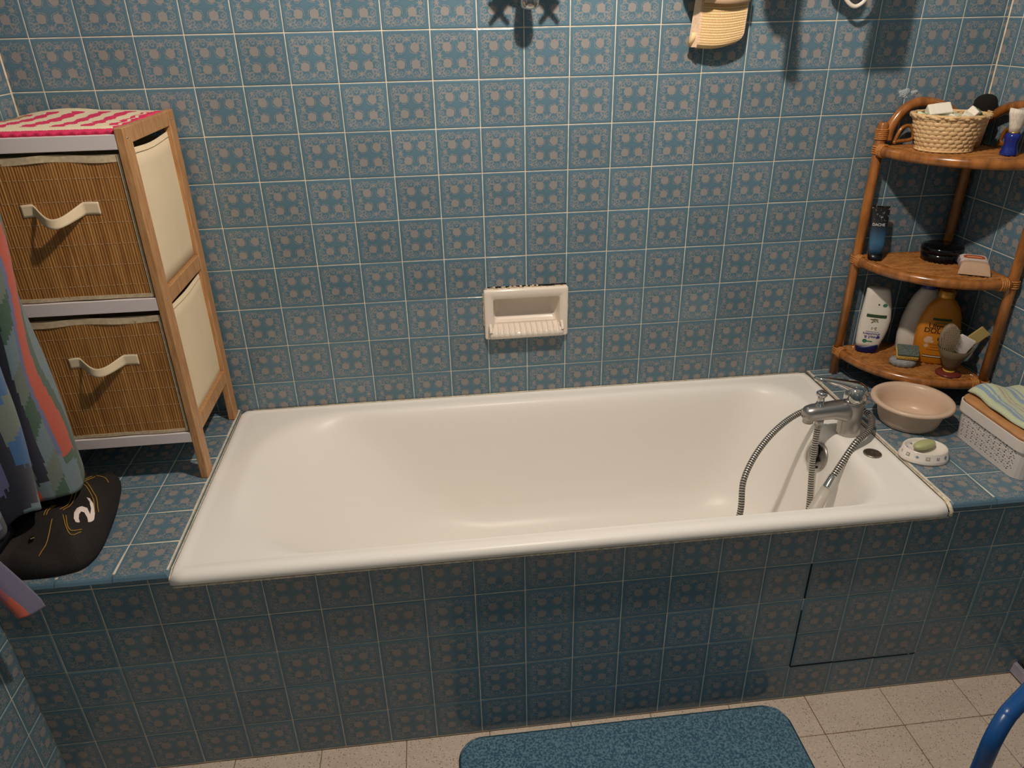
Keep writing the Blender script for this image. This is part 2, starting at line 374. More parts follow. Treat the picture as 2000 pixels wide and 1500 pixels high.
# apron (front of the bath) and the two tiled ledges
ap = struct(boxes('wall_apron', [((XL, -DA+GD, 0), (XR, -0.648, 0.556)), ((XL, -DA+GD, 0.556), (-0.602, -0.648, 0.577)), ((1.079, -DA+GD, 0.556), (XR, -0.648, 0.577))], GROUT))
def apside(u0, u1, v0, v1): return (NS, NS, NS, NS)
ac = cells(0.1238-12*P, P, XL, XR)
tiling(ap, MA, ac, cells(0.003, P, 0.0, 0.5535), lambda u, v: True, name='apron_tile')
tiling(ap, MA, cells(0.1238-12*P, P, XL, -0.600)+cells(1.187-P, P, 1.077, XR), [(0.553, 0.5535, 0.580)], lambda u, v: True, name='apron_tile')
boxes('access_panel_gap', [((0.1238+6*P-0.0016, -DA-0.0003, 0.338), (0.1238+6*P+0.0016, -DA+0.002, 0.441)), ((0.1238+6*P-0.0010, -DA-0.0002, 0.115), (0.1238+6*P+0.0006, -DA+0.002, 0.30)), ((0.1238+6*P, -DA-0.0003, 0.1128), (0.1238+9*P-0.02, -DA+0.002, 0.1155)), ((0.1238+9*P-0.014, -DA-0.0003, 0.1128), (0.1238+9*P, -DA+0.002, 0.1155))], DARKGAP, ap)
ycl = [(-0.688, -0.688, -0.580), (-0.580, -0.580, -0.471), (-0.471, -0.471, -0.362), (-0.362, -0.362, -0.252), (-0.252, -0.252, -0.142), (-0.142, -0.142, -0.033), (-0.033, -0.033, -0.001)]
le = struct(boxes('ledge_left', [((XL, -0.648, 0), (-0.601, 0.0, ZL-GD)), ((XL, -0.6715, 0.577), (-0.601, -0.648, ZL-GD))], GROUT))
tiling(le, MG, [(-0.706, -0.706, -0.597), (-0.816, -0.816, -0.706), (-0.926, -0.926, -0.816), (-1.036, XL, -0.926)], ycl, lambda u, v: True, name='ledge_tile',
       sidef=lambda u0, u1, v0, v1: (NS, BN if u1 > -0.6 else NS, BN if v0 < -0.68 else NS, NS))
lr = struct(boxes('ledge_right', [((1.079, -0.648, 0), (XR, 0.0, ZL-GD)), ((1.079, -0.6715, 0.577), (XR, -0.648, ZL-GD))], GROUT))
tiling(lr, MG, [(1.077, 1.077, 1.187), (1.187, 1.187, 1.297), (1.297, 1.297, 1.407), (1.407, 1.407, XR)], ycl, lambda u, v: True, name='ledge_tile',
       sidef=lambda u0, u1, v0, v1: (BN if u0 < 1.08 else NS, NS, BN if v0 < -0.68 else NS, NS))
# ---------------------------------------------------------------- ceiling lamp (above the frame)
cp = thing('ceiling_lamp', 'bulb lamp above the bath under an added light-blocking cone', 'lamp', (LAMP[0], LAMP[1], ZC))
lathe('ceiling_rose', [(0.0, 0), (0.05, 0), (0.05, -0.02), (0.03, -0.035), (0.0, -0.035)], (LAMP[0], LAMP[1], ZC), PLASTER, cp)
tube('cord', [(LAMP[0], LAMP[1], ZC-0.03), (LAMP[0], LAMP[1], LAMP[2]+0.12)], 0.004, PLASTER, cp)
lathe('added_shade', [(.024, .125), (.05, .118), (.12, .075), (.155, .040), (.157, .040), (.122, .079), (.052, .122), (.024, .129)], LAMP, mat('added_shade_enamel', (40, 44, 40), 0.5), cp, 40, cap=False)  # unseen cone added over the bulb to block upward light and cut bounce
lathe('bulb_holder', [(0, 0.13), (0.018, 0.13), (0.022, 0.08), (0.022, 0.06), (0, 0.06)], LAMP, PLASTER, cp)
# ---------------------------------------------------------------- bathtub
tb = thing('bathtub', 'long white enamel bathtub set into the tiled surround', 'bathtub', (0.24, -0.35, 0.2))
X0, X1, Y0, Y1 = -0.596, 1.0745, -0.690, -0.003
BL = []
def evenring(P2, c, n=176):
    # same bearing for the same index on every level: rays towards a rectangle's perimeter
    out = []; N = len(P2)
    base = []; w, h = 1.67, .687; per = 2*(w+h)
    for i in range(n):
        s = per*i/n
        if s < w: q = (-w/2+s, -h/2)
        elif s < w+h: q = (w/2, -h/2+s-w)
        elif s < 2*w+h: q = (w/2-(s-w-h), h/2)
        else: q = (-w/2, h/2-(s-2*w-h))
        base.append(q)
    xs = [p[0] for p in P2]; ys = [p[1] for p in P2]; cx, cy = (min(xs)+max(xs))/2, (min(ys)+max(ys))/2; kx = (max(xs)-min(xs))/w; ky = (max(ys)-min(ys))/h
    for bx, by in base:
        dx, dy = bx*kx, by*ky; best = None
        for a, b in zip(P2, P2[1:]+P2[:1]):
            ax, ay = a[0]-cx, a[1]-cy; ex, ey = b[0]-a[0], b[1]-a[1]; den = dx*ey-dy*ex
            if abs(den) < 1e-12: continue
            t = (ax*ey-ay*ex)/den; u = (ax*dy-ay*dx)/den
            if t > 0 and -1e-6 <= u <= 1+1e-6: best = t if best is None else max(best, t)
        best = best or 1.0; out.append((cx+dx*best, cy+dy*best))
    return out
def lev(xl, xr, yf, yb, z, rl, rr, n=14):
    BL.append([(x, y, z) for x, y in evenring(rrect(xl, xr, yf, yb, (rl, rr, rr, rl), n), ((xl+xr)/2, (yf+yb)/2))])
lev(X0+.004, X1-.004, Y0+.012, Y1, .553, .006, .006)
lev(X0, X1, Y0+.002, Y1, .556, .006, .006)
lev(X0, X1, Y0-.004, Y1, .563, .006, .006)
lev(X0, X1, Y0-.005, Y1, .570, .006, .006)
lev(X0, X1, Y0-.002, Y1, .5775, .006, .006)
lev(X0+.002, X1-.002, Y0+.004, Y1-.001, .5825, .006, .006)
lev(X0+.006, X1-.006, Y0+.013, Y1-.004, .5845, .007, .007)
lev(X0+.014, X1-.014, Y0+.024, Y1-.008, .5840, .008, .008)
lev(X0+.022, X1-.020, Y0+.032, Y1-.012, .5815, .010, .010)
lev(X0+.030, X1-.026, Y0+.036, Y1-.018, .5808, .014, .012)
lev(-0.530, 0.992, Y0+.038, Y1-.036, .5812, .20, .10)
lev(-0.518, 0.984, Y0+.041, Y1-.044, .5795, .215, .115)
lev(-0.507, 0.977, Y0+.045, Y1-.051, .574, .22, .12)
lev(-0.492, 0.970, Y0+.052, Y1-.058, .562, .225, .125)
lev(-0.470, 0.964, Y0+.060, Y1-.065, .540, .23, .13)
lev(-0.425, 0.953, Y0+.070, Y1-.074, .490, .24, .14)
lev(-0.370, 0.940, Y0+.080, Y1-.084, .420, .245, .15)
lev(-0.305, 0.922, Y0+.092, Y1-.095, .335, .25, .16)
lev(-0.245, 0.900, Y0+.105, Y1-.108, .270, .245, .17)
lev(-0.170, 0.865, Y0+.130, Y1-.132, .225, .23, .18)
lev(-0.060, 0.800, Y0+.175, Y1-.178, .205, .19, .165)
lev(0.10, 0.66, Y0+.26, Y1-.265, .199, .11, .11)
V, F = loft(BL, False, True)
body = pyd('basin', V, F, PORC, tb, True)
tubes('sealant', [([(X0-.0006, Y0+.03, .5818), (X0-.0006, -0.3, .5816), (X0-.0006, -.004, .583)], .0012, False), ([(X1+.0015, Y0+.02, .5855), (X1+.001, -.55, .5836), (X1+.0012, -.3, .5838), (X1+.002, -.004, .587)], [.0036, .0007, .0008, .0018], False),
                  ([(X1+.0015, Y0-.000, .561), (X1+.0015, Y0-.001, .572), (X1+.001, Y0+.010, .582), (X1+.0015, Y0+.025, .586)], .0044, False), ([(X0+.004, Y0-.001, .5555), (-.2, Y0, .5550), (.3, Y0, .555), (.8, Y0, .555), (X1-.002, Y0, .5565)], .0018, False),
                  ([(X0-.001, Y0+.002, .560), (X0-.001, Y0+.004, .575), (X0-.001, Y0+.03, .582)], .0016, False),
                  ([(X0+.03, -.0035, .584), (.3, -.0025, .584), (X1-.02, -.0025, .584)], .0016, False)], CAULK, tb, 6)
# overflow plate on the sloping right end
nrm = Vector((-0.975, -0.06, 0.215)).normalized(); zz = (Vector((0, 0, 1))-nrm*nrm.z).normalized(); yy = zz.cross(nrm)
MO = Matrix.Translation((0.956, -0.345, 0.508)) @ Matrix((yy, zz, nrm)).transposed().to_4x4()
ofp = lathe('overflow_plate', [(0.0, -.006), (.036, -.006), (.038, .000), (.038, .004), (.035, .008), (.032, .0065), (.0, .007)], (0, 0, 0), CHROME2, tb, 36, M=MO)
def poly_prism(name, pts, z0, z1, M, m, parent):
    n = len(pts); V = [tuple(M @ Vector((x, y, z))) for z in (z0, z1) for x, y in pts]
    F = [tuple(range(n-1, -1, -1)), tuple(range(n, 2*n))]+[(i, (i+1) % n, n+(i+1) % n, n+i) for i in range(n)]
    return pyd(name, V, F, m, parent)
lathe('hinged_cover', [(0, .008), (.029, .008), (.030, .012), (.026, .019), (0, .021)], (0, 0, 0), CHROME2, ofp, 28, sx=0.62, M=MO @ Matrix.Translation((-.012, 0, 0)))
poly_prism('drain_hole', [(.008, .004), (.020, -.003), (.009, -.011)], .0068, .0082, MO, BLACKV, ofp)
poly_prism('drain_hole', [(.010, -.024), (.016, -.020), (.019, -.025), (.013, -.029)], .0068, .0082, MO, BLACKV, ofp)
poly_prism('drain_hole', [(-.004, .026), (.006, .030), (.012, .024), (.004, .020)], .0068, .0082, MO, BLACKV, ofp)
poly_prism('drain_hole', [(.001, -.026), (.006, -.024), (.006, .020), (.001, .022)], .0066, .0078, MO, BLACKV, ofp)
lathe('blanking_cap', [(0, .5805), (.0215, .5805), (.0215, .5835), (.019, .5848), (.012, .5845), (0, .5850)], (1.024, -0.458, 0), mat('worn_chrome', (150, 142, 130), 0.35, metal=0.9, var=0.4, vscale=300), tb, 32)
# ---------------------------------------------------------------- bath mixer tap
tp = thing('bath_mixer_tap', 'chrome single-lever bath mixer standing on the tub rim', 'tap', (1.03, -0.345, 0.583))
AX = -0.352
def sect(x, yc, zc, hw, hh, n=20, p=2.6):
    out = []
    for k in range(n):
        a = 2*math.pi*k/n; c, s = math.cos(a), math.sin(a)
        out.append((x, yc+hw*math.copysign(abs(c)**(2/p), c), zc+hh*math.copysign(abs(s)**(2/p), s)))
    return out
lathe('body', [(0, .5815), (.029, .5815), (.030, .586), (.0285, .60), (.0275, .64), (.0275, .668), (.0255, .676), (.022, .679), (0, .679)], (1.016, AX, 0), CHROME2, tp, 36, sx=1.0, sy=0.95)
V, F = loft([sect(.884, AX, .647, .004, .006), sect(.886, AX, .647, .013, .014), sect(.894, AX, .647, .0190, .0195), sect(.908, AX, .649, .0215, .021), sect(.935, AX, .651, .0225, .0212), sect(.965, AX, .653, .0232, .0222), sect(.988, AX, .650, .0240, .0270), sect(1.004, AX, .645, .0240, .0320), sect(1.016, AX, .643, .018, .024)], True, True)
sp = pyd('spout', V, F, CHROME2, tp, True)
lathe('aerator', [(0, .622), (.0135, .622), (.0135, .640), (0, .640)], (.901, AX, 0), CHROME2, sp, 20)
lathe('hose_outlet', [(0, .604), (.0095, .604), (.0095, .611), (.0125, .611), (.0125, .634), (0, .634)], (.932, AX, 0), CHROME2, sp, 6)
dk = lathe('diverter_knob', [(0, .668), (.013, .668), (.013, .672), (.0095, .675), (.0085, .690), (.0095, .694), (.0135, .699), (.0135, .705), (.009, .7095), (0, .7105)], (.925, AX, 0), CHROME, tp, 24)
lathe('cartridge_cap', [(0, .676), (.0265, .676), (.0270, .684), (.0255, .70), (.019, .712), (.008, .717), (0, .7175)], (1.017, AX+.001, 0), CHROME, tp, 32)
lv = [((1.068, -.352, .700), .010, .010), ((1.060, -.350, .704), .020, .016), ((1.034, -.346, .711), .022, .017), ((1.008, -.340, .716), .0185, .0125), ((.975, -.331, .7225), .0140, .0075), ((.945, -.322, .7255), .0120, .0058), ((.916, -.314, .7260), .0105, .005), ((.904, -.310, .7255), .0085, .0042), ((.899, -.3085, .725), .003, .0018)]
LV = []
for (c, hw, hh) in lv:
    s_ = sect(0, 0, 0, hw, hh, 16, 2.2)
    LV.append([(1.016+(c[0]-1.034)*.68-0.25*y, c[1]+.001+y*(1.15 if c[0] > 1.0 else 1.0), c[2]-.003+z*1.25) for x, y, z in s_])
V, F = loft(LV, True, True); lev_o = pyd('lever', V, F, CHROME, tp, True)
box('temperature_badge', (-.010, -.0025, -.001), (.010, .0025, .001), mat('badge_brass', (176, 150, 110), 0.3, metal=0.6), lev_o, .0004, 1, M=Matrix.Translation((1.006, -.3575, .7165)) @ Matrix.Rotation(0.3, 4, 'Y') @ Matrix.Rotation(-.9, 4, 'X'))
# ---------------------------------------------------------------- shower hose + hand shower
def hose(name, P3, r, parent):
    pts = crom(P3, 60); L = [0]
    for a, b in zip(pts, pts[1:]): L.append(L[-1]+(b-a).length)
    step = 0.00105; n = int(L[-1]/step); Q = []; k = 0; rad = []
    for i in range(n+1):
        s = i*step
        while k < len(L)-2 and L[k+1] < s: k += 1
        t = (s-L[k])/max(1e-9, L[k+1]-L[k]); Q.append(pts[k].lerp(pts[k+1], min(1, t)))
        ph = i % 6; rad.append(r*(1.0 if ph in (1, 2, 3) else 0.955 if ph in (0, 4) else 0.87))
    seg = 12; V, F = tubegeo(Q, rad, seg)
    idx = [(0 if (i//seg) % 6 in (0, 1, 2, 3) else 1) for i in range(n*seg)]+[1, 1]
    idx = [(1 if (i//seg) % 6 in (3, 4, 5) else 0) for i in range(n*seg)]+[1, 1]
    return pyd(name, V, F, [HOSEL, HOSED], parent, True, idx)
sh = thing('shower_hose', 'ribbed steel shower hose looping from the mixer into the tub', 'shower hose', (0.932, -0.352, 0.604))
hose('coil', [(.932, AX, .610), (.930, -.356, .575), (.926, -.37, .50), (.921, -.40, .395), (.905, -.435, .29), (.86, -.47, .222), (.78, -.48, .213), (.71, -.475, .25), (.688, -.473, .34), (.696, -.470, .453), (.707, -.440, .517), (.748, -.400, .564), (.808, -.360, .603), (.880, -.318, .622), (.950, -.296, .632), (1.01, -.292, .632), (1.058, -.315, .629), (1.072, -.352, .624), (1.050, -.392, .617), (1.020, -.415, .608), (.991, -.430, .596), (.950, -.450, .547), (.924, -.465, .518)], .0080, sh)
def along(a, b, prof, name, m, parent, seg=24):
    a = Vector(a); b = Vector(b); d = (b-a).normalized(); q = d.to_track_quat('Z', 'Y').to_matrix().to_4x4()
    return lathe(name, prof, a, m, parent, seg, M=q)
ha, hb = (.932, -.4605, .526), (.870, -.503, .452)
along(ha, hb, [(0, 0), (.0095, 0), (.0105, .004), (.0125, .034), (.0128, .038), (0, .038)], 'ferrule', CHROME, sh)
hs = thing('hand_shower', 'grey-white hand shower handle lying in the tub beside the hose', 'hand shower', (.86, -.51, .44))
a2 = Vector(ha)+(Vector(hb)-Vector(ha)).normalized()*.0385
GREYP = mat('grey_white_plastic', (196, 190, 178), 0.4)
along(a2, hb, [(0, 0), (.0128, 0), (.0145, .03), (.0165, .075), (.0175, .15), (.016, .19), (0, .20)], 'handle', GREYP, hs)
d2 = (Vector(hb)-a2).normalized()
along(a2+d2*.20, a2+d2*.28, [(0, -.004), (.02, -.004), (.038, .018), (.040, .028), (.036, .032), (0, .033)], 'spray_head', GREYP, hs)

# ---------------------------------------------------------------- ceramic soap holder in the wall
sd = thing('wall_soap_holder', 'white ceramic soap holder recessed in the tiled wall', 'soap holder', (0.2175, 0.0, 0.76))
def rr3(x0, x1, z0, z1, r, y, n=5): return [(x, y, z) for x, z in rrect(x0, x1, z0, z1, (r,)*4, n)]
xa, xb, za, zb = .101, .3345, .760, .9045
V, F = loft([rr3(xa, xb, za, zb, .006, .001), rr3(xa, xb, za, zb, .006, -.010), rr3(xa+.0015, xb-.0015, za+.0015, zb-.0015, .006, -.0135), rr3(xa+.005, xb-.005, za+.005, zb-.005, .006, -.015),
             rr3(.1245, .3125, .785, .879, .007, -.0135), rr3(.1265, .3105, .787, .877, .007, -.010), rr3(.1285, .3075, .795, .876, .008, .010), rr3(.133, .300, .812, .873, .009, .028), rr3(.145, .29, .825, .868, .008, .034)], False, True)
pyd('recessed_body', V, F, PORC2, sd, True)
LS = []
for x, s in ((.1135, .35), (.1145, .8), (.117, 1), (.20, 1), (.315, 1), (.3185, .8), (.3195, .35)):
    pr = [(-.011, .764), (-.020, .763), (-.031, .768), (-.0365, .776), (-.036, .784), (-.030, .788), (-.018, .790), (.004, .795), (.012, .800), (.012, .790), (-.011, .790)]
    cy, cz = -.016, .782; LS.append([(x, cy+(y-cy)*s, cz+(z-cz)*s) for y, z in pr])
V, F = loft(LS, True, True); lip = pyd('ribbed_lip', V, F, PORC2, sd, True)
for k in range(13):
    x = .1235+k*.0155
    tube('rib', crom([(x, .008, .799), (x, -.010, .7935), (x, -.026, .7905), (x, -.034, .7865), (x, -.0365, .778)], 4), [.002]*8+[.0036]*5+[.003]*4, PORC2, lip, 8)
for x in (.1165, .3165): tube('end_stop', crom([(x, .0, .802), (x, -.014, .803), (x, -.026, .797), (x, -.034, .787)], 4), .0048, PORC2, lip, 8)
MORTAR = mat('crumbling_mortar', (206, 188, 162), 0.95, var=0.5, vscale=260, bump=0.6, bscale=300)
V = []; F = []
for k in range(40):
    x = xa+.004+(xb-xa-.008)*k/40; w = .0062; h = random.uniform(.0012, .0062)*(1 if k < 26 else .35); y = random.uniform(-.006, -.001)
    v, f = boxv((x, y, zb-.002), (x+w, .001, zb+h)); b = len(V); V += v; F += [tuple(i+b for i in a) for a in f]
pyd('mortar', V, F, MORTAR, sd)
boxes('open_crack', [((xa+.012, -.0006, zb), (xb-.004, .0008, zb+.0056)), ((xb-.001, -.0006, .79), (xb+.0028, .0008, .858))], BLACKV, sd)
boxes('mortar', [((xa-.0028, -.005, .800), (xa+.002, .001, .893))], MORTAR, sd)
boxes('mortar', [((xb-.001, -.004, .835), (xb+.002, .001, .852))], MORTAR, sd)

# ---------------------------------------------------------------- cabinet with two fabric drawers
cb = thing('drawer_cabinet', 'narrow bamboo cabinet with two fabric drawers on the tiled ledge', 'cabinet', (-.757, -.18, ZL))
cx0, cx1, cyf, cyb, ctop = -.912, -.602, -.345, -.020, 1.392
lw, ldp = .017, .040
for x in (cx0, cx1-lw):
    for y in (cyf, cyb-ldp): box('leg', (x, y, ZL+.0005), (x+lw, y+ldp, ctop), BAMF, cb, .0015, 1)
    for z0, z1 in ((1.360, ctop-.001), (1.022, 1.056), (.702, .738)): box('side_rail', (x+.001, cyf+ldp, z0), (x+lw-.001, cyb-ldp, z1), BAMF, cb, .001, 1)
for x in (cx1,):
    for (y, z) in ((cyf+.016, 1.372), (cyb-.02, 1.372), (cyf+.018, 1.040), (cyf+.02, .722)):
        lathe('screw', [(0, -.001), (.0025, -.001), (.0025, .0006), (0, .0006)], (x, y, z), CHROME2, cb, 10, M=Matrix.Rotation(math.pi/2, 4, 'Y'))
for z0, z1 in ((1.352, 1.3800), (1.0195, 1.0475), (.690, .7150)):
    sb = box('shelf_board', (cx0+lw, cyf+.002, z1-.008), (cx1-lw, cyb-.002, z1), WLAM, cb)
    box('front_lip', (cx0+lw, cyf+.001, z0), (cx1-lw, cyf+.012, z1+.0004), WLAM, sb, .001, 1)
    box('rear_lip', (cx0+lw, cyb-.012, z0), (cx1-lw, cyb-.004, z1-.001), WLAM, sb, .001, 1)
dx0, dx1 = cx0+lw+.004, cx1-lw-.004
for zi, (z0, z1) in enumerate(((1.0500, 1.345), (.7175, 1.008))):
    # canvas box with sagging top edge on the visible side
    def wallf(x, ya, yb, z0=z0, z1=z1, o=0.0):
        return lambda u, v: (x+0.004*math.sin(math.pi*u)*math.sin(math.pi*v), ya+(yb-ya)*u, z0+(z1-0.006*math.sin(math.pi*u)**2+.003-z0)*v)
    dr = grid('drawer', wallf(dx1+.010, cyf+.014, cyb-.004), 12, 8, CREAM, cb, thick=.002)
    grid('drawer_side', wallf(dx0-.008, cyf+.014, cyb-.004), 12, 8, CREAM, dr, thick=.002)
    boxes('drawer_liner', [((dx0, cyf+.012, z0), (dx1, cyb-.006, z0+.004)), ((dx0, cyb-.008, z0), (dx1, cyb-.005, z1-.01)), ((dx0, cyf+.010, z0), (dx1, cyf+.013, z1-.002))], CREAM, dr)
    tube('hem_seam', [(dx1+.0115, cyf+.016+(cyb-cyf-.022)*k/12, z1-.007-0.006*math.sin(math.pi*k/12)**2) for k in range(13)], .0009, TRIM, dr, 6)
    # bamboo slat front: half round slats side by side
    zs0, zs1 = z0+.006, z1-.012; ns = 48; V = []; F = []
    for k in range(ns):
        xa_ = dx0+(dx1-dx0)*k/ns; w = (dx1-dx0)/ns; jz = random.uniform(-.0006, .0006); jy = random.uniform(-.0002, .0002)
        pr = [(xa_, cyf+.0076), (xa_+w*.15, cyf+.0070+jy), (xa_+w*.38, cyf+.0066+jy), (xa_+w*.62, cyf+.0066+jy), (xa_+w*.85, cyf+.0070+jy), (xa_+w, cyf+.0076)]
        b = len(V); rows = 2
        for z in (zs0+jz, zs1+jz): V += [(x, y, z) for x, y in pr]
        for i in range(5): F.append((b+i, b+i+1, b+6+i+1, b+6+i))
    bf = pyd('bamboo_front', V, F, SLAT, dr, False)
    bl = []
    for k in range(6):
        z = zs0+(zs1-zs0)*(k+.55)/6.3
        for j in range(31):
            x = dx0+(dx1-dx0)*j/31; bl.append(((x, cyf+.0061, z-.0004), (x+.0042, cyf+.0068, z+.0004)))
    boxes('stitching', bl, TRIM, bf)['kind'] = 'stuff'
    def trimf(za, zb_, sag): return lambda u, v: (dx0+(dx1-dx0)*u, cyf+.0055+.0012*math.sin(14*u+za*9), za+(zb_-za)*v-(.0022*math.sin(9*u+zi)*sag))
    grid('top_edging', trimf(z1-.0145, z1-.001, 1), 24, 2, TRIM, dr, False, thick=.0016)
    grid('bottom_edging', trimf(z0+.0005, z0+.0085, .2), 24, 2, TRIM, dr, False, thick=.0016)
    box('side_edging', (dx1-.004, cyf+.0048, z0+.002), (dx1+.001, cyf+.010, z1-.002), TRIM, dr)
    hz = (1.240, .906)[zi]; hx0, hx1 = (-.833, -.684) if zi == 0 else (-.836, -.690)
    def hfn(u, v, hz=hz, hx0=hx0, hx1=hx1, zi=zi):
        x = hx0+(hx1-hx0)*u; a = min(1, max(0, (u-.16)/.64)); s_ = math.sin(math.pi*a)**1.2 if 0 < a < 1 else 0
        sag = (.018 if zi == 0 else .011)*math.sin(math.pi*a**.8)
        tw = .55*s_
        w = (.0125 if zi == 0 else .0118)
        y = cyf+.0055-(.034 if zi == 0 else .030)*s_-w*(v-.5)*2*math.sin(tw)*-0.5
        return (x, y, hz-sag+w*(v-.5)*2*(1-.25*s_)+.002*math.sin(9*u))
    hd = grid('handle', hfn, 40, 5, CREAM, dr, thick=.0016)
# ---------------------------------------------------------------- knitted pink and cream mat on the cabinet
KN = attr_mat('knitted_cotton', 0.95, 0.5, 700, 0.12)
def kcol(u, v):
    if v < .05 or u > .95: return (224, 62, 104)
    if v < .18 or v > .88: return (238, 222, 190)
    s = 5.6*u-.45*(v-.5)+.02*math.sin(50*v)
    k = s-math.floor(s)
    return (226, 66, 106) if k < .48 and .02 < u < .93 else (238, 222, 190)
def kfn(u, v):
    x = -.925+.310*u+.004*math.sin(40*v); y = -.338+.318*v+.0012*math.sin(90*u)
    z = 1.3905+.0010*abs(math.sin(2*math.pi*26*u))*abs(math.sin(2*math.pi*14*v))+.004*math.sin(3.1*v*2+u*4)*v
    if v < .08: z -= .004*(1-v/.08)
    return (x, y, z+.006*max(0, math.sin(6*u))*v)
tag(grid('knitted_mat', kfn, 124, 60, KN, None, True, kcol, .007), 'pink and cream striped knitted mat on top of the cabinet', 'mat')
# ---------------------------------------------------------------- rattan corner shelf
rs = thing('corner_shelf', 'three-tier quarter-round rattan corner shelf on the right ledge', 'shelf', (1.30, -.14, ZL))
KX, KY, RQ = 1.4155, -0.0215, 0.266
pl, pr_, pb = (KX-RQ, KY-.004), (KX+.002, KY-RQ), (KX+.001, KY)
for (x, y), zt in ((pl, 1.306), (pr_, 1.306), (pb, 1.36)):
    tube('post', [(x, y, ZL+.0005), (x, y, (ZL+zt)/2), (x, y, zt-.003), (x, y, zt)], [.0125, .0125, .0125, .0105], RATTAN, rs, 16)
TZ = (1.238, .943, .663)
for ti, z in enumerate(TZ):
    arc = [(KX-RQ*math.cos(a)*(1+.045*math.sin(2*a)), KY-RQ*math.sin(a)*(1+.045*math.sin(2*a)), z) for a in [math.pi/2*k/24 for k in range(25)]]
    inner = [(x+.002, y+.002) for x, y, _ in arc]
    V = [(pb[0], pb[1], z+.0045)]+[(x, y, z+.0045) for x, y in inner]+[(pb[0], pb[1], z-.004)]+[(x, y, z-.004) for x, y in inner]
    n = len(inner); F = [(0, i+1, i+2) for i in range(n-1)]+[(n+1, n+1+i+2, n+1+i+1) for i in range(n-1)]
    sfo = pyd('shelf_panel', V, F, WEAVD, rs)
    tube('front_rim', arc, .0135, RATTAN, sfo, 14)
    tubes('back_rim', [([(pl[0], KY+.002, z), (pb[0], KY+.002, z)], .010, False), ([(KX+.002, pr_[1], z), (KX+.002, pb[1], z)], .010, False)], RATTAN, sfo, 12)
    # woven strands across the panel (too fine to tell apart one by one)
    lst = []; nr = 38
    for k in range(1, nr):
        d = RQ*k/nr; half = math.sqrt(max(0, RQ*RQ*1.0-d*d)); y = KY-d
        if half < .03: continue
        m_ = max(4, int(half/.008)); pts = [(KX-half+half*i/m_+.004, y, z+.0052+(.0014 if (i+k) % 2 else -.0006)) for i in range(m_+1)]
        lst.append((pts, .0030, False))
    wv = tubes('woven_top', lst, WEAVE, sfo, 5); wv['kind'] = 'stuff'
    tubes('braid', [([(x+.012*math.cos(a)+.0022*math.cos(9*a*3), y+.012*math.sin(a), z+.0075+.002*math.sin(60*a)) for (x, y, _), a in zip(arc, [math.pi/2*k/24 for k in range(25)])], .0026, False)], CANE, sfo, 6)
    bl = []
    for (x, y), dr_ in ((pl, 0), (pr_, 1)):
        for k in range(4):
            zz_ = z-.008+k*.0055
            bl.append(([(x+.0145*math.cos(t), y+.0145*math.sin(t), zz_) for t in [2*math.pi*i/14 for i in range(14)]], .0022, True))
        a = .07 if dr_ == 0 else math.pi/2-.07
        for k in range(4):
            aa = a+(.018*k if dr_ == 0 else -.018*k)
            c = Vector((KX-RQ*math.cos(aa)*1.006, KY-RQ*math.sin(aa)*1.006, z)); tg = Vector((math.sin(aa), -math.cos(aa), 0)); n1 = Vector((math.cos(aa), math.sin(aa), 0))
            bl.append(([tuple(c+(n1*math.cos(t)+Vector((0, 0, 1))*math.sin(t))*.0155) for t in [2*math.pi*i/14 for i in range(14)]], .0021, True))
    tubes('cane_binding', bl, CANE, sfo, 6)['kind'] = 'stuff'
zt = TZ[0]
h1 = tube('back_hoop', crom([(pl[0]+.020, KY-.001, zt+.022), (1.172, KY, zt+.052), (1.192, KY, zt+.088), (1.222, KY, zt+.110), (1.262, KY, zt+.113), (1.312, KY, zt+.100), (1.36, KY, zt+.075), (KX-.004, KY, zt+.055)], 6), .0125, RATTAN, rs, 14)
h2 = tube('back_hoop', crom([(KX, pr_[1]+.020, zt+.022), (KX, -.262, zt+.052), (KX, -.242, zt+.088), (KX, -.21, zt+.110), (KX, -.155, zt+.113), (KX, -.105, zt+.100), (KX, -.06, zt+.075), (KX, KY-.004, zt+.055)], 6), .0125, RATTAN, rs, 14)
def scroll(sgn, axis, c, z): 
    pts = [(-.052, .012), (-.052, .022), (-.040, .048), (-.018, .052), (-.006, .032), (-.010, .018), (-.052, .0145)]
    out = []
    for a, b in pts:
        out.append((c+a*sgn, KY-.002, z+b) if axis == 'x' else (KX-.002, c+a*sgn, z+b))
    return crom(out, 6, True)
for c, s in ((1.245, 1), (1.300, -1)): tube('scroll', scroll(s, 'x', c, zt+.004), .0048, RATTAN, h1, 8, True)
for c, s in ((-.115, 1), (-.17, -1)): tube('scroll', scroll(s, 'y', c, zt+.004), .0048, RATTAN, h2, 8, True)
for hp, ax in ((pl, 'x'), (pr_, 'y')):
    tubes('cane_binding', [([(hp[0]+.0145*math.cos(t), hp[1]+.0145*math.sin(t), zt+.028+k*.0045) for t in [2*math.pi*i/14 for i in range(14)]], .0021, True) for k in range(6)], CANE, rs, 6)['kind'] = 'stuff'
ZT, ZM, ZB = TZ[0]+.0078, TZ[1]+.0078, TZ[2]+.0078
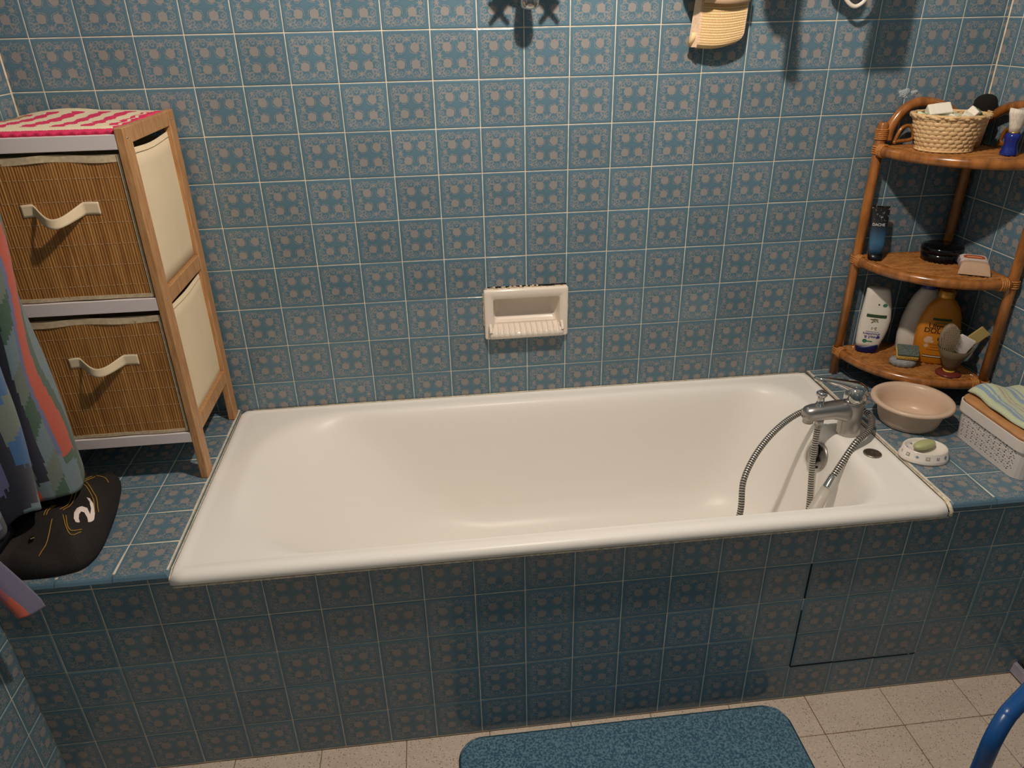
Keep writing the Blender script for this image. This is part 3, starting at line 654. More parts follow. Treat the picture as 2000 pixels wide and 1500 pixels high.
# ---------------------------------------------------------------- woven basket with little soaps
WICK = grain_mat('pale_wicker', (238, 208, 160), (208, 166, 112), 0.55, (1, 1, 3), 120)
bk = thing('wicker_basket', 'pale oval wicker basket full of wrapped soaps on the top shelf', 'basket', (1.272, -.110, ZT))
bcx, bcy, brot = 1.268, -.112, -.35
def bpt(a, f, off=0.0, z=None):
    sx = .061+.023*f; sy = .052+.018*f; x = (sx+off)*math.cos(a); y = (sy+off)*math.sin(a)
    return (bcx+x*math.cos(brot)-y*math.sin(brot), bcy+x*math.sin(brot)+y*math.cos(brot), ZT+.002+.080*f)
V, F = loft([[bpt(2*math.pi*k/48, f, -.003) for k in range(48)] for f in (0, .25, .5, .75, 1.0)], True, False)
pyd('lining', V, F, mat('basket_inner', (150, 108, 62), 0.8), bk, True)
V = []; F = []; nr, nc = 8, 25
for r in range(nr):
    for c in range(nc):
        a0 = 2*math.pi*(c+(.5 if r % 2 else 0)-.02)/nc; a1 = a0+2*math.pi*1.30/nc; f0 = r/nr+.004; f1 = (r+1.08)/nr
        b = len(V); jit = random.uniform(.8, 1.2)
        for j in range(4):
            for i in range(6):
                s = math.sin(math.pi*i/5); t = math.sin(math.pi*j/3)
                V.append(bpt(a0+(a1-a0)*i/5, f0+(f1-f0)*j/3, -.0022+.0062*jit*s**.7*(.55+.45*t)))
        for j in range(3):
            for i in range(5): F.append((b+j*6+i, b+j*6+i+1, b+(j+1)*6+i+1, b+(j+1)*6+i))
pyd('weave', V, F, WICK, bk, True)
rl = []
for k in range(3): rl.append(([bpt(2*math.pi*i/60, 1.0+.03*k, .001+.0035*math.sin(2*math.pi*i/60*17+k*2.1)) for i in range(60)], .0036, True))
tubes('rim_braid', rl, WICK, bk, 6)
tubes('foot_braid', [([bpt(2*math.pi*i/60, .02, .002+.0016*math.sin(2*math.pi*i/60*21+k*3)) for i in range(60)], .0024, True) for k in range(2)], WICK, bk, 6)
SW = mat('soap_wrap_white', (240, 234, 216), 0.5); SGN = mat('soap_wrap_green', (34, 120, 78), 0.45); SPAL = mat('soap_wrap_pale_green', (214, 226, 190), 0.5)
def soapbar(name, label, c, size, rz, rx, ry, m1, m2):
    M = Matrix.Translation(c) @ Matrix.Rotation(rz, 4, 'Z') @ Matrix.Rotation(ry, 4, 'Y') @ Matrix.Rotation(rx, 4, 'X')
    e = thing(name, label, 'soap', c, 'wrapped soaps in the basket')
    x, y, z = [s/2 for s in size]; box('wrapper', (-x, -y, -z), (x, y, z), m1, e, .003, 2, M=M)
    box('printed_band', (-x*.45, -y-.0003, -z-.0003), (x*.45, y+.0003, z+.0003), m2, e, .003, 2, M=M)
zs = ZT+.081
soapbar('wrapped_soap', 'large white wrapped soap standing highest in the wicker basket', (1.245, -.096, zs+.011), (.054, .032, .024), -.2, .75, -.12, SW, SW)
soapbar('wrapped_soap', 'dark green and white wrapped soap at the right in the wicker basket', (1.320, -.128, zs+.008), (.036, .026, .018), .5, .6, .3, SW, SGN)
soapbar('wrapped_soap', 'pale green wrapped soap at the left rim of the wicker basket', (1.212, -.092, zs-.002), (.036, .028, .016), .5, .3, .2, SPAL, SGN)
soapbar('wrapped_soap', 'small white soap box at the front right of the wicker basket', (1.291, -.143, zs+.001), (.028, .022, .016), -.6, .3, .5, SW, SW)
soapbar('wrapped_soap', 'pale green soap lying flat in front in the wicker basket', (1.252, -.132, zs-.006), (.045, .026, .014), -.15, .25, .05, SPAL, SPAL)
soapbar('wrapped_soap', 'pale wrapped soap lying in the middle of the wicker basket', (1.285, -.104, zs-.004), (.050, .034, .018), .25, .1, .1, SW, SPAL)
# small woven cup behind the basket, black brush, shaving brush
cu = thing('wicker_cup', 'small plain wicker cup half hidden behind the basket', 'cup', (1.357, -.085, ZT))
lathe('body', [(0, .001), (.024, .001), (.032, .085), (.030, .085), (.0235, .006), (0, .006)], (1.357, -.085, ZT), WICK, cu, 24)
tubes('rim_braid', [([(1.357+.032*math.cos(t), -.085+.032*math.sin(t), ZT+.086+.001*math.sin(6*t)) for t in [2*math.pi*i/24 for i in range(24)]], .0028, True)], WICK, cu, 6)
BLK = mat('black_bristle', (22, 18, 16), 0.9, bump=0.9, bscale=600, bdist=.004)
pb_ = thing('black_round_brush', 'round black bristle brush standing in the corner on the top shelf', 'brush', (1.392, -.062, ZT))
V, F = loft([[(1.392+r*(1+.05*math.sin(k*5.3+z*90))*math.cos(2*math.pi*k/40), -.062+.75*r*(1+.05*math.sin(k*4.1))*math.sin(2*math.pi*k/40), ZT+z) for k in range(40)] for r, z in ((.011, .045), (.018, .062), (.027, .082), (.030, .098), (.028, .110), (.021, .119), (.010, .124), (.002, .125))], True, True)
pyd('bristles', V, F, BLK, pb_, True)
lathe('handle', [(0, .0005), (.015, .0005), (.016, .01), (.012, .03), (.012, .048), (0, .048)], (1.392, -.062, ZT), mat('black_plastic', (18, 17, 18), 0.25), pb_, 20)
sb_ = thing('shaving_brush', 'shaving brush with blue handle and white bristles on the top shelf', 'shaving brush', (1.368, -.212, ZT))
BLU = mat('cobalt_blue_lacquer', (26, 44, 128), 0.12, coat=0.5)
lathe('handle', [(0, .0005), (.0185, .0005), (.0195, .004), (.0185, .009), (.0165, .014), (.0145, .024), (.0150, .034), (.0175, .042), (.0170, .048), (.0135, .052), (0, .052)], (1.368, -.212, ZT), BLU, sb_, 28)
lathe('collar', [(0, .0515), (.0125, .0515), (.0125, .0545), (0, .0545)], (1.368, -.212, ZT), mat('gold_ring', (214, 180, 110), 0.25, metal=1), sb_, 24)
BR = grain_mat('white_bristle', (240, 232, 218), (212, 200, 184), 0.9, (1, 1, .05), 500, 0, 0.8)
Lb = []
for r, z in ((.0115, .054), (.0130, .066), (.0165, .082), (.0200, .096), (.0205, .103)):
    Lb.append([(1.368+r*1.15*math.cos(a), -.212+r*.8*math.sin(a), ZT+z+(0 if z < .1 else .006*abs(math.cos(a)))) for a in [2*math.pi*k/36 for k in range(36)]])
Lb.append([(1.368+.010*math.cos(a), -.212+.006*math.sin(a), ZT+.098) for a in [2*math.pi*k/36 for k in range(36)]])
V, F = loft(Lb, True, True); pyd('bristles', V, F, BR, sb_, True)
# ---------------------------------------------------------------- generic bottle
def bottle_fn(c, rz, secs, n=2.6, lean=(0, 0)):
    """secs: list of (z, half width, half depth, x offset). returns (mesh V,F builder, surface mapper)."""
    def at(z):
        for a, b in zip(secs, secs[1:]):
            if a[0] <= z <= b[0]:
                t = (z-a[0])/(b[0]-a[0]+1e-9); return [a[i]+(b[i]-a[i])*t for i in (1, 2, 3)]
        return secs[-1][1:]
    def W(x, y, z):
        x += lean[0]*z; y += lean[1]*z
        return (c[0]+x*math.cos(rz)-y*math.sin(rz), c[1]+x*math.sin(rz)+y*math.cos(rz), c[2]+z)
    def ringp(z, hw, hd, ox, seg=40):
        out = []
        for k in range(seg):
            a = 2*math.pi*k/seg; cc, s = math.cos(a), math.sin(a)
            out.append(W(ox+hw*math.copysign(abs(cc)**(2/n), cc), hd*math.copysign(abs(s)**(2/n), s), z))
        return out
    def surf(u, z, off=.0004):
        hw, hd, ox = at(z); t = min(.98, abs((u-ox)/hw)); y = -hd*(1-t**n)**(1/n)
        return W(u, y-off, z)
    return ringp, surf, W
def decal(name, V2, F, surf, m, parent, c, rot=0.0, sub=1):
    out = []
    for v in V2:
        x, y = v[0], v[1]; xr = x*math.cos(rot)-y*math.sin(rot); yr = x*math.sin(rot)+y*math.cos(rot); out.append(surf(c[0]+xr, c[1]+yr))
    return pyd(name, out, F, m, parent)
def rect2(w, h, nx=8, ny=2):
    V = [(-w/2+w*i/nx, -h/2+h*j/ny) for j in range(ny+1) for i in range(nx+1)]
    F = [(j*(nx+1)+i, j*(nx+1)+i+1, (j+1)*(nx+1)+i+1, (j+1)*(nx+1)+i) for j in range(ny) for i in range(nx)]; return V, F
def disc2(r, n=20, sy=1.0): return [(r*math.cos(2*math.pi*k/n), r*sy*math.sin(2*math.pi*k/n)) for k in range(n)], [tuple(range(n))]
WPL = mat('white_bottle_plastic', (226, 220, 208), 0.35); NAVY = mat('navy_cap', (24, 30, 88), 0.35); INKG = mat('print_green', (44, 72, 44), 0.6); INKT = mat('print_teal', (48, 120, 92), 0.6); INKB = mat('print_blue', (58, 58, 130), 0.6); INKD = mat('print_dark', (70, 66, 58), 0.6); OLV = mat('print_olive', (110, 112, 66), 0.6)
# white shampoo bottle standing on its cap (print upside down)
sc_ = (1.218, -.062, ZB); rz = -.50
s1 = thing('shampoo_bottle', 'white shampoo bottle with dark blue cap standing upside down on the bottom shelf', 'bottle', sc_)
secs = [(.016, .0310, .017, -.004), (.03, .0330, .0185, -.003), (.05, .0365, .0195, -.0005), (.075, .0395, .020, .0015), (.105, .0405, .0195, .003), (.14, .0375, .0185, .0015), (.176, .0325, .017, -.002), (.191, .0300, .0158, -.004), (.195, .0265, .013, -.004)]
rg, sf, W_ = bottle_fn(sc_, rz, secs)
V, F = loft([rg(z, a, b, o) for z, a, b, o in secs]+[rg(.1955, .012, .006, -.004)], True, True); pyd('body', V, F, WPL, s1, True)
csec = [(.0005, .0270, .0165, -.005), (.004, .0290, .018, -.004), (.012, .0310, .0190, -.003), (.018, .0318, .0192, -.003)]
V, F = loft([rg(z, a, b, o) for z, a, b, o in csec], True, True); 
V = [(x, y, z+(0.014*max(0, ((x-sc_[0])*math.cos(rz)+(y-sc_[1])*math.sin(rz)+.02)/.05) if z > sc_[2]+.010 else 0)) for x, y, z in V]
pyd('cap', V, F, NAVY, s1, True)
PI = math.pi
for tx, sz, zc, ux, ink in (('head &', .0125, .052, .000, INKB), ('shoulders', .0115, .0615, .000, INKB), ('2-1', .012, .0795, .003, INKD)):
    v, f = text_mesh(tx, sz); decal('lettering', v, f, sf, ink, s1, (ux, zc), PI)
v, f = rect2(.052, .0095); decal('label_band', v, f, sf, INKG, s1, (.004, .1165))
v, f = rect2(.034, .0012); decal('label_line', v, f, sf, INKB, s1, (.001, .069))
v, f = rect2(.020, .0035); decal('label_flag', v, f, sf, INKT, s1, (-.004, .0385)); v, f = disc2(.0060); decal('label_flag', v, f, sf, INKT, s1, (-.014, .0385))
v, f = disc2(.0045); decal('label_roundel', v, f, sf, INKB, s1, (.0190, .0535))
v, f = disc2(.0060, 20, .85); decal('label_seal', v, f, sf, INKT, s1, (.0195, .150)); v, f = disc2(.0022); decal('pump_dot', v, f, sf, BLACKV, s1, (.004, .151))
for k in range(7):
    v, f = disc2(random.uniform(.003, .0055), 10, .45); decal('label_olive_branch', v, f, sf, OLV, s1, (random.uniform(-.010, .016), .1035+random.uniform(-.006, .003)), random.uniform(-.8, .8))
# big amber shampoo bottle
ORG = mat('amber_bottle_plastic', (200, 126, 30), 0.34, sss=0.1); GOLD = mat('gold_cap', (206, 150, 62), 0.3, metal=0.5)
oc = (1.357, -.150, ZB); rz2 = -.45
s2 = thing('shampoo_bottle', 'large amber shampoo bottle with gold cap on the bottom shelf', 'bottle', oc)
osec = [(.0005, .044, .024, 0), (.004, .0465, .026, 0), (.03, .051, .028, 0), (.07, .0545, .029, 0), (.105, .0535, .0285, 0), (.135, .049, .027, 0), (.16, .041, .025, 0), (.178, .030, .022, 0), (.187, .020, .018, 0), (.192, .0175, .0165, 0)]
rg, sf, W_ = bottle_fn(oc, rz2, osec, 2.5)
V, F = loft([rg(z, a, b, o) for z, a, b, o in osec], True, True); pyd('body', V, F, ORG, s2, True)
lathe('cap', [(0, .1905), (.0195, .1905), (.0205, .194), (.0205, .209), (.0185, .2125), (0, .213)], oc, GOLD, s2, 32)
BRN = mat('print_brown', (60, 34, 16), 0.6); PRE = mat('print_red_brown', (150, 70, 24), 0.6)
for tx, sz, zc, ux, ink in (('Ultra', .020, .1130, -.010, BRN), ('DOUX', .0195, .1000, -.010, BRN)):
    v, f = text_mesh(tx, sz); decal('lettering', v, f, sf, ink, s2, (ux, zc))
v, f = rect2(.046, .007); decal('label_ribbon', v, f, sf, INKG, s2, (-.001, .134)); v, f = rect2(.030, .004); decal('label_line', v, f, sf, OLV, s2, (-.001, .1245))
v, f = disc2(.0085, 20, .9); decal('label_seal', v, f, sf, BRN, s2, (.006, .078)); v, f = disc2(.0050, 20, .9); decal('label_seal_centre', v, f, lambda u, z: sf(u, z, .0007), WPL, s2, (.006, .078))
PKF = mat('print_blossom', (206, 172, 140), 0.6)
for k in range(6):
    v, f = disc2(random.uniform(.005, .009), 12, .8); decal('label_blossom', v, f, lambda u, z, k=k: sf(u, z, .0004+.0001*k), PKF, s2, (-.021+random.uniform(-.008, .006), .073+random.uniform(-.009, .008)))
v, f = disc2(.0055, 12); decal('label_blossom', v, f, sf, PKF, s2, (-.026, .055))
for zc, w, ink in ((.0935, .060, PRE), (.060, .040, PRE), (.0525, .034, PRE), (.044, .050, PRE), (.0275, .062, BRN), (.0215, .062, BRN)):
    v, f = rect2(w, .0016, 12, 1); decal('label_line', v, f, sf, ink, s2, (.002, zc))
v, f = rect2(.060, .0030, 12, 1); decal('label_line', v, f, sf, WPL, s2, (.002, .0245))
# white bottle with blue cap behind it
wc = (1.352, -.082, ZB); s3 = thing('shampoo_bottle', 'tall white bottle with blue cap behind the amber bottle', 'bottle', wc)
wsec = [(.0005, .050, .020, 0), (.004, .053, .022, 0), (.05, .056, .024, 0), (.10, .053, .0235, 0), (.14, .0455, .022, 0), (.17, .035, .020, 0), (.188, .0235, .017, 0), (.195, .018, .016, 0)]
rg, sf, W_ = bottle_fn(wc, -.45, wsec)
V, F = loft([rg(z, a, b, o) for z, a, b, o in wsec], True, True); pyd('body', V, F, WPL, s3, True)
lathe('cap', [(0, .194), (.0185, .194), (.019, .198), (.019, .222), (.017, .225), (0, .225)], wc, mat('blue_cap', (58, 74, 140), 0.35), s3, 28)
# cosmetic tube on the middle shelf, leaning on the wall tiles
TB = None
def tubemat():
    m = bpy.data.materials.new('black_to_blue_tube'); m.use_nodes = True; t = NT(m); b = t.n['Principled BSDF']
    sp_ = t.n.new('ShaderNodeSeparateXYZ'); g = t.n.new('ShaderNodeNewGeometry'); t.l.new(g.outputs['Position'], sp_.inputs[0])
    f = t.sst(sp_.outputs[2], ZM+.10, ZM+.045); c = t.mix(f, lin((16, 15, 17)), lin((52, 92, 124)))
    nz = t.noise(170, t.obj((1, 1, .6)), 3, .7); top = t.sst(sp_.outputs[2], ZM+.095, ZM+.115)
    w = t.m('MULTIPLY', top, t.sst(nz, .58, .66)); t.put(b.inputs['Base Color'], t.mix(w, c, lin((168, 160, 152)))); b.inputs['Roughness'].default_value = .3; return m
tc = (1.178, -.066, ZM); ct = thing('cosmetic_tube', 'black and steel-blue cosmetic tube leaning on the wall on the middle shelf', 'tube', tc)
tsec = [(.018, .0195, .0135, 0), (.045, .0200, .0120, 0), (.08, .0212, .0085, 0), (.11, .0222, .0045, 0), (.132, .0228, .0014, 0), (.140, .0230, .0010, 0)]
rg, sf, W_ = bottle_fn(tc, -.35, tsec, 2.2, (-.02, .24))
V, F = loft([rg(z, a, b, o) for z, a, b, o in tsec], True, True); pyd('tube_body', V, F, tubemat(), ct, True)
V, F = loft([rg(z, a, b, 0) for z, a, b in ((.0005, .0175, .0150), (.002, .0185, .016), (.0185, .0190, .0155))], True, True); pyd('cap', V, F, mat('black_cap', (14, 15, 20), 0.3), ct, True)
v, f = text_mesh('DACHE', .0095); decal('lettering', v, f, sf, mat('print_silver', (190, 188, 184), 0.4), ct, (-.002, .093))
# round black tin
bt = thing('black_tin', 'low round black tin with lid in the corner of the middle shelf', 'tin', (1.352, -.092, ZM))
BP = mat('black_gloss_plastic', (10, 10, 11), 0.12)
lathe('base', [(0, .0005), (.046, .0005), (.049, .003), (.0505, .024), (0, .024)], (1.352, -.092, ZM), BP, bt, 40)
lathe('lid', [(0, .025), (.0520, .025), (.0530, .028), (.0525, .037), (.049, .0405), (0, .042)], (1.352, -.092, ZM), BP, bt, 40)
# paper wrapped soap
PK = attr_mat('printed_paper', 0.7, 0.15, 300, 0.08)
ps = thing('paper_wrapped_soap', 'bar of soap in brown printed paper on the middle shelf', 'soap', (1.352, -.208, ZM))
def ppt(u, v):
    # u around the bar, v along its length with pinched folded ends
    a = 2*math.pi*u; e = min(v, 1-v)/.16; k = min(1, max(0, e)); hx = .033+.004*(1-k); hz = .0015+.0145*k**.6
    c, s = math.cos(a), math.sin(a); n = 4
    x = hx*math.copysign(abs(c)**(2/n), c); z = hz*math.copysign(abs(s)**(2/n), s); y = -.056+.112*v
    M = Matrix.Rotation(-.55, 4, 'Z'); p = M @ Vector((x, y, 0)); return (1.374+p.x, -.192+p.y, ZM+.0002+hz*.0+(.016 if k >= 1 else .016*max(.12, k**.6))+z)
def pcol(u, v):
    if .06 < u < .44 and .30 < v < .84:
        d = math.hypot((u-.25)/.11, (v-.62)/.16)
        if d < .45: return (226, 150, 110)
        if d < .9: return (176, 78, 44)
        return (222, 206, 198)
    if .44 <= u < .56 and .3 < v < .84: return (214, 198, 200) if int(v*12) % 3 else (110, 90, 120)
    return (190, 160, 134)
grid('paper', ppt, 44, 34, PK, ps, True, pcol, closed_u=True)
# sponge on a pumice stone
PUM = mat('grey_pumice', (150, 152, 152), 0.95, var=0.2, vscale=120, bump=0.9, bscale=220, bdist=.003)
pu = lathe('pumice_stone', [(0, .0005), (.85, .0005), (.96, .005), (1.0, .012), (.94, .018), (.82, .0205), (0, .021)], (1.262, -.165, ZB), PUM, None, 28, sx=.035, sy=.024, rot=-.45)
tag(pu, 'grey pumice stone under the sponge on the bottom shelf', 'pumice stone')
spg = thing('sponge', 'small yellow sponge with green scourer side lying on the pumice stone', 'sponge', (1.272, -.160, ZB+.0215))
YS = mat('yellow_sponge', (240, 190, 92), 0.95, bump=1.0, bscale=260, bdist=.004, var=.25, vscale=260); GS = mat('green_scourer', (96, 108, 100), 0.95, var=0.35, vscale=300, bump=1.0, bscale=420, bdist=.003)
Ms = Matrix.Translation((1.272, -.160, ZB+.0215)) @ Matrix.Rotation(-.42, 4, 'Z') @ Matrix.Rotation(.42, 4, 'X')
box('foam', (-.0275, -.021, .0105), (.0275, .021, .0235), YS, spg, .002, 3, M=Ms); box('scouring_pad', (-.0270, -.0205, .0235), (.0270, .0205, .0305), GS, spg, .0018, 3, M=Ms)
# glass cone cup with brush, white card and comb
gc = (1.352, -.236, ZB); gl = thing('cone_tumbler', 'smoky cone-shaped tumbler on a dark red foot on the bottom shelf', 'tumbler', gc)
SMK = mat('smoky_plastic', (150, 132, 108), 0.18, trans=0.55, ior=1.2); RED = mat('dark_red_foot', (110, 46, 40), 0.3); YEL = mat('yellow_ring', (226, 176, 60), 0.4)
lathe('foot', [(0, .0005), (.031, .0005), (.032, .003), (.030, .006), (.015, .009), (0, .009)], gc, RED, gl, 36)
lathe('ring', [(0, .0088), (.0145, .0088), (.0150, .0140), (0, .0135)], gc, YEL, gl, 28)
lathe('cone', [(0, .0142), (.0140, .0142), (.0200, .030), (.0310, .054), (.0430, .080), (.0420, .080), (.0298, .0545), (.0185, .031), (.0125, .019), (0, .019)], gc, SMK, gl, 36)
hb_ = thing('hair_brush', 'grey bristle brush head sticking out of the cone tumbler', 'brush', (1.346, -.236, ZB+.03))
Mh = Matrix.Translation((1.327, -.238, ZB+.108)) @ Matrix.Rotation(-.25, 4, 'Z') @ Matrix.Rotation(-.10, 4, 'Y') @ Matrix.Scale(1.22, 4)
V, F = loft([[tuple(Mh @ Vector((.0205*r*math.cos(2*PI*k/28), d, .034*r*math.sin(2*PI*k/28)))) for k in range(28)] for r, d in ((.3, .012), (.85, .010), (1, .004), (.97, -.002), (.7, -.006), (.2, -.008))], True, True)
pyd('pad', V, F, mat('brush_pad_grey', (132, 116, 96), 0.7, var=.2, vscale=300), hb_, True)
V = []; F = []
for i in range(-5, 6):
    for j in range(-8, 9):
        x = i*.0036; z = j*.0039
        if (x/.019)**2+(z/.032)**2 > 1: continue
        b = len(V); tilt = x*.35
        for dx, dz in ((-.0006, -.0005), (.0006, -.0005), (0, .0007)): V.append(tuple(Mh @ Vector((x+dx, -.004, z+dz))))
        V.append(tuple(Mh @ Vector((x*1.2, -.0125, z*1.08)))); F += [(b, b+1, b+3), (b+1, b+2, b+3), (b+2, b, b+3)]
o = pyd('bristles', V, F, mat('bristle_tan', (176, 156, 124), 0.6), hb_); o['kind'] = 'stuff'
tube('handle', [tuple(Mh @ Vector((0, .002, -.028))), tuple(Mh @ Vector((.002, .002, -.055))), (1.350, -.237, ZB+.0225)], [.006, .005, .004], mat('brush_handle_brown', (104, 82, 58), 0.5), hb_, 10)
wcard = box('white_plastic_scoop', (-.022, -.005, -.024), (.022, .005, .026), mat('white_plastic', (226, 216, 210), 0.4), None, .0035, 3, M=Matrix.Translation((1.368, -.240, ZB+.086)) @ Matrix.Rotation(-.35, 4, 'Z') @ Matrix.Rotation(.45, 4, 'Y'))
tag(wcard, 'white plastic scoop standing in the cone tumbler', 'scoop')
CMB = mat('tan_comb', (184, 162, 102), 0.45)
cmb = box('wooden_comb', (-.016, -.0026, -.004), (.016, .0026, .092), CMB, None, .0016, 2, M=Matrix.Translation((1.366, -.222, ZB+.058)) @ Matrix.Rotation(-.35, 4, 'Z') @ Matrix.Rotation(.72, 4, 'Y'))
tag(cmb, 'pale wooden comb sticking out of the cone tumbler to the right', 'comb')
# ---------------------------------------------------------------- right ledge: bowl, soap dish, storage box, cloth
BEI = mat('beige_plastic', (216, 188, 164), 0.30)
bw = lathe('washing_bowl', [(0, .004), (.050, .004), (.056, .0015), (.064, .0008), (.069, .004), (.0735, .014), (.079, .036), (.0835, .0575), (.086, .0625), (.0965, .0645), (.0985, .0615), (.1005, .0625), (.1005, .068), (.0965, .0715), (.0885, .071), (.0825, .066), (.0775, .050), (.072, .028), (.0665, .012), (.058, .0075), (0, .0072)], (1.192, -.333, ZL), BEI, None, 64)
tag(bw, 'round beige plastic washing bowl on the right ledge', 'bowl')
dc = (1.130, -.497); drot = -.25
WCER = mat('white_dish_ceramic', (236, 228, 218), 0.2)
dsh = thing('soap_dish', 'oval white soap dish with printed motif border beside the tub', 'soap dish', (dc[0], dc[1], ZL))
lathe('body', [(0, .003), (.050, .003), (.0545, .0008), (.0565, .0015), (.0565, .005), (.0555, .0065), (.0560, .0085), (.0545, .010), (.0505, .028), (.0485, .0305), (.0455, .0295), (.0435, .024), (.038, .019), (.02, .0165), (0, .0160)], (dc[0], dc[1], ZL), WCER, dsh, 56, sx=1.0, sy=.80, rot=drot)
MOT = [mat('motif_blue', (126, 142, 176), 0.4), mat('motif_tan', (200, 184, 160), 0.4), mat('motif_grey', (150, 148, 140), 0.4)]
for k in range(14):
    a = 2*PI*k/14+.1
    def dsurf(u, w, a=a):
        aa = a+u/.045; r = .0548-(.0548-.0508)*(w-.010)/.018+.0004
        x, y = r*math.cos(aa), r*.80*math.sin(aa); return (dc[0]+x*math.cos(drot)-y*math.sin(drot), dc[1]+x*math.sin(drot)+y*math.cos(drot), ZL+w)
    s = .0042 if k % 2 == 0 else .0030
    V2, F2 = rect2(2*s, 2*s, 4, 2) if k % 3 else ([(s*1.2*math.cos(t), s*1.2*math.sin(t)) for t in (0, PI/2, PI, 1.5*PI)], [(0, 1, 2, 3)])
    mo = pyd('printed_motif', [dsurf(x, .0190+y) for x, y in V2], F2, MOT[k % 3], dsh)
    if k % 3: pyd('motif_centre', [tuple(Vector(dsurf(x*.5, .0190+y*.5))+Vector((math.cos(a+drot), math.sin(a+drot), 0))*.0003) for x, y in V2], F2, WCER, mo)
for k, a in enumerate((1.4, 2.2, 2.9)):
    x, y = .040*math.cos(a), .032*math.sin(a); V2, F2 = disc2(.0035, 5)
    pyd('printed_motif', [(dc[0]+(x+p)*math.cos(drot)-(y+q_)*math.sin(drot), dc[1]+(x+p)*math.sin(drot)+(y+q_)*math.cos(drot), ZL+.0222) for p, q_ in V2], F2, MOT[0], dsh)
GSP = mat('olive_green_soap', (182, 186, 134), 0.45, sss=0.1)
L = []
for f, z in ((.55, -.0085), (.85, -.005), (.98, -.001), (1, .0015), (.94, .005), (.75, .0085), (.45, .0105), (.12, .0112)):
    ring_ = []
    for k in range(36):
        a = 2*PI*k/36; rr_ = 1-.16*abs(math.sin(a))**1.5
        p = Matrix.Rotation(.30, 4, 'Z') @ Matrix.Rotation(-.12, 4, 'X') @ Vector((.0325*f*math.cos(a), .0185*f*math.sin(a)*rr_, z)); ring_.append((dc[0]+.001+p.x, dc[1]+.006+p.y, ZL+.0295+p.z))
    L.append(ring_)
V, F = loft(L, True, True); so = pyd('soap_bar', V, F, GSP, None, True); tag(so, 'olive green bar of soap lying in the oval soap dish', 'soap')
# perforated storage box
WB = mat('white_box_plastic', (226, 218, 212), 0.4)
px0, px1, py0, py1 = 1.2680, 1.4320, -.630, -.3980; pz0, pz1 = ZL+.0008, ZL+.090
sx_ = thing('storage_box', 'white perforated plastic storage box with brown lid on the right ledge', 'storage box', ((px0+px1)/2, (py0+py1)/2, ZL))
def boxpt(side, s, z):
    # tapered rounded box: perimeter position s in metres, height z
    t = (z-pz0)/(pz1-pz0); e = .010*t
    pts = BOXP
    k = int(s/BOXL*len(pts)) % len(pts); f = s/BOXL*len(pts)-int(s/BOXL*len(pts))
    a, b = pts[k], pts[(k+1) % len(pts)]; x = a[0]+(b[0]-a[0])*f; y = a[1]+(b[1]-a[1])*f
    cxm, cym = (px0+px1)/2, (py0+py1)/2
    return (cxm+(x-cxm)*(1+e/.075*.55-.055), cym+(y-cym)*(1+e/.11*.55-.04), z)
def resample(P2, n):
    d = [0]; 
    for a, b in zip(P2, P2[1:]+P2[:1]): d.append(d[-1]+math.dist(a, b))
    out = []; k = 0
    for i in range(n):
        s = d[-1]*i/n
        while d[k+1] < s: k += 1
        t = (s-d[k])/(d[k+1]-d[k]+1e-12); a = P2[k]; b = P2[(k+1) % len(P2)]; out.append((a[0]+(b[0]-a[0])*t, a[1]+(b[1]-a[1])*t))
    return out, d[-1]
NB = 80
BOXP, BOXL = resample(rrect(px0, px1, py0, py1, (.030,)*4, 8), NB)
V = []; F = []; rows = 9; zlo, zhi = pz0+.010, pz1-.016
def bp(i, fx, z): return boxpt(0, BOXL*((i+fx) % NB)/NB, z)
for i in range(NB):
    for r in range(rows):
        za_, zb2 = zlo+(zhi-zlo)*r/rows, zlo+(zhi-zlo)*(r+1)/rows; dz = zb2-za_
        A, B, Cc, D = bp(i, 0, za_), bp(i, 1, za_), bp(i, 1, zb2), bp(i, 0, zb2); b = len(V)
        kind = (i+2*r) % 4
        cnr = min(math.hypot(BOXP[i][0]-qx, BOXP[i][1]-qy) for qx in (px0, px1) for qy in (py0, py1)) < .024
        if cnr or (i*7+r*3) % 11 == 0:
            V += [A, B, Cc, D]; F.append((b, b+1, b+2, b+3)); continue
        lo_i, hi_i = .14, .86
        tri = {0: ((lo_i, lo_i), (hi_i, lo_i), (lo_i, hi_i)), 1: ((lo_i, lo_i), (hi_i, lo_i), (hi_i, hi_i)), 2: ((hi_i, lo_i), (hi_i, hi_i), (lo_i, hi_i)), 3: ((lo_i, lo_i), (hi_i, hi_i), (lo_i, hi_i))}[kind]
        V += [A, B, Cc, D]+[bp(i, fx, za_+dz*fz) for fx, fz in tri]; t0, t1, t2 = b+4, b+5, b+6
        if kind == 0: F += [(b, b+1, t1, t0), (b, t0, t2, b+3), (b+1, b+2, b+3, t2, t1)]
        if kind == 1: F += [(b, b+1, t1, t0), (b+1, b+2, t2, t1), (b+2, b+3, b, t0, t2)]
        if kind == 2: F += [(b+1, b+2, t1, t0), (b+2, b+3, t2, t1), (b+3, b, b+1, t0, t2)]
        if kind == 3: F += [(b, t0, t2, b+3), (b+2, b+3, t2, t1), (b, b+1, b+2, t1, t0)]
pw = pyd('perforated_wall', V, F, WB, sx_); md = pw.modifiers.new('thickness', 'SOLIDIFY'); md.thickness = .0018; md.offset = -1
pyd('interior_shadow_block', *loft([[(x, y, z) for x, y in rrect(px0+.012, px1-.012, py0+.012, py1-.012, (.02,)*4, 5)] for z in (pz0+.003, pz1-.012)], True, True), mat('interior_shadow_dark', (44, 38, 34), 0.9), sx_)  # dark block added so the box interior reads as shadow through the holes
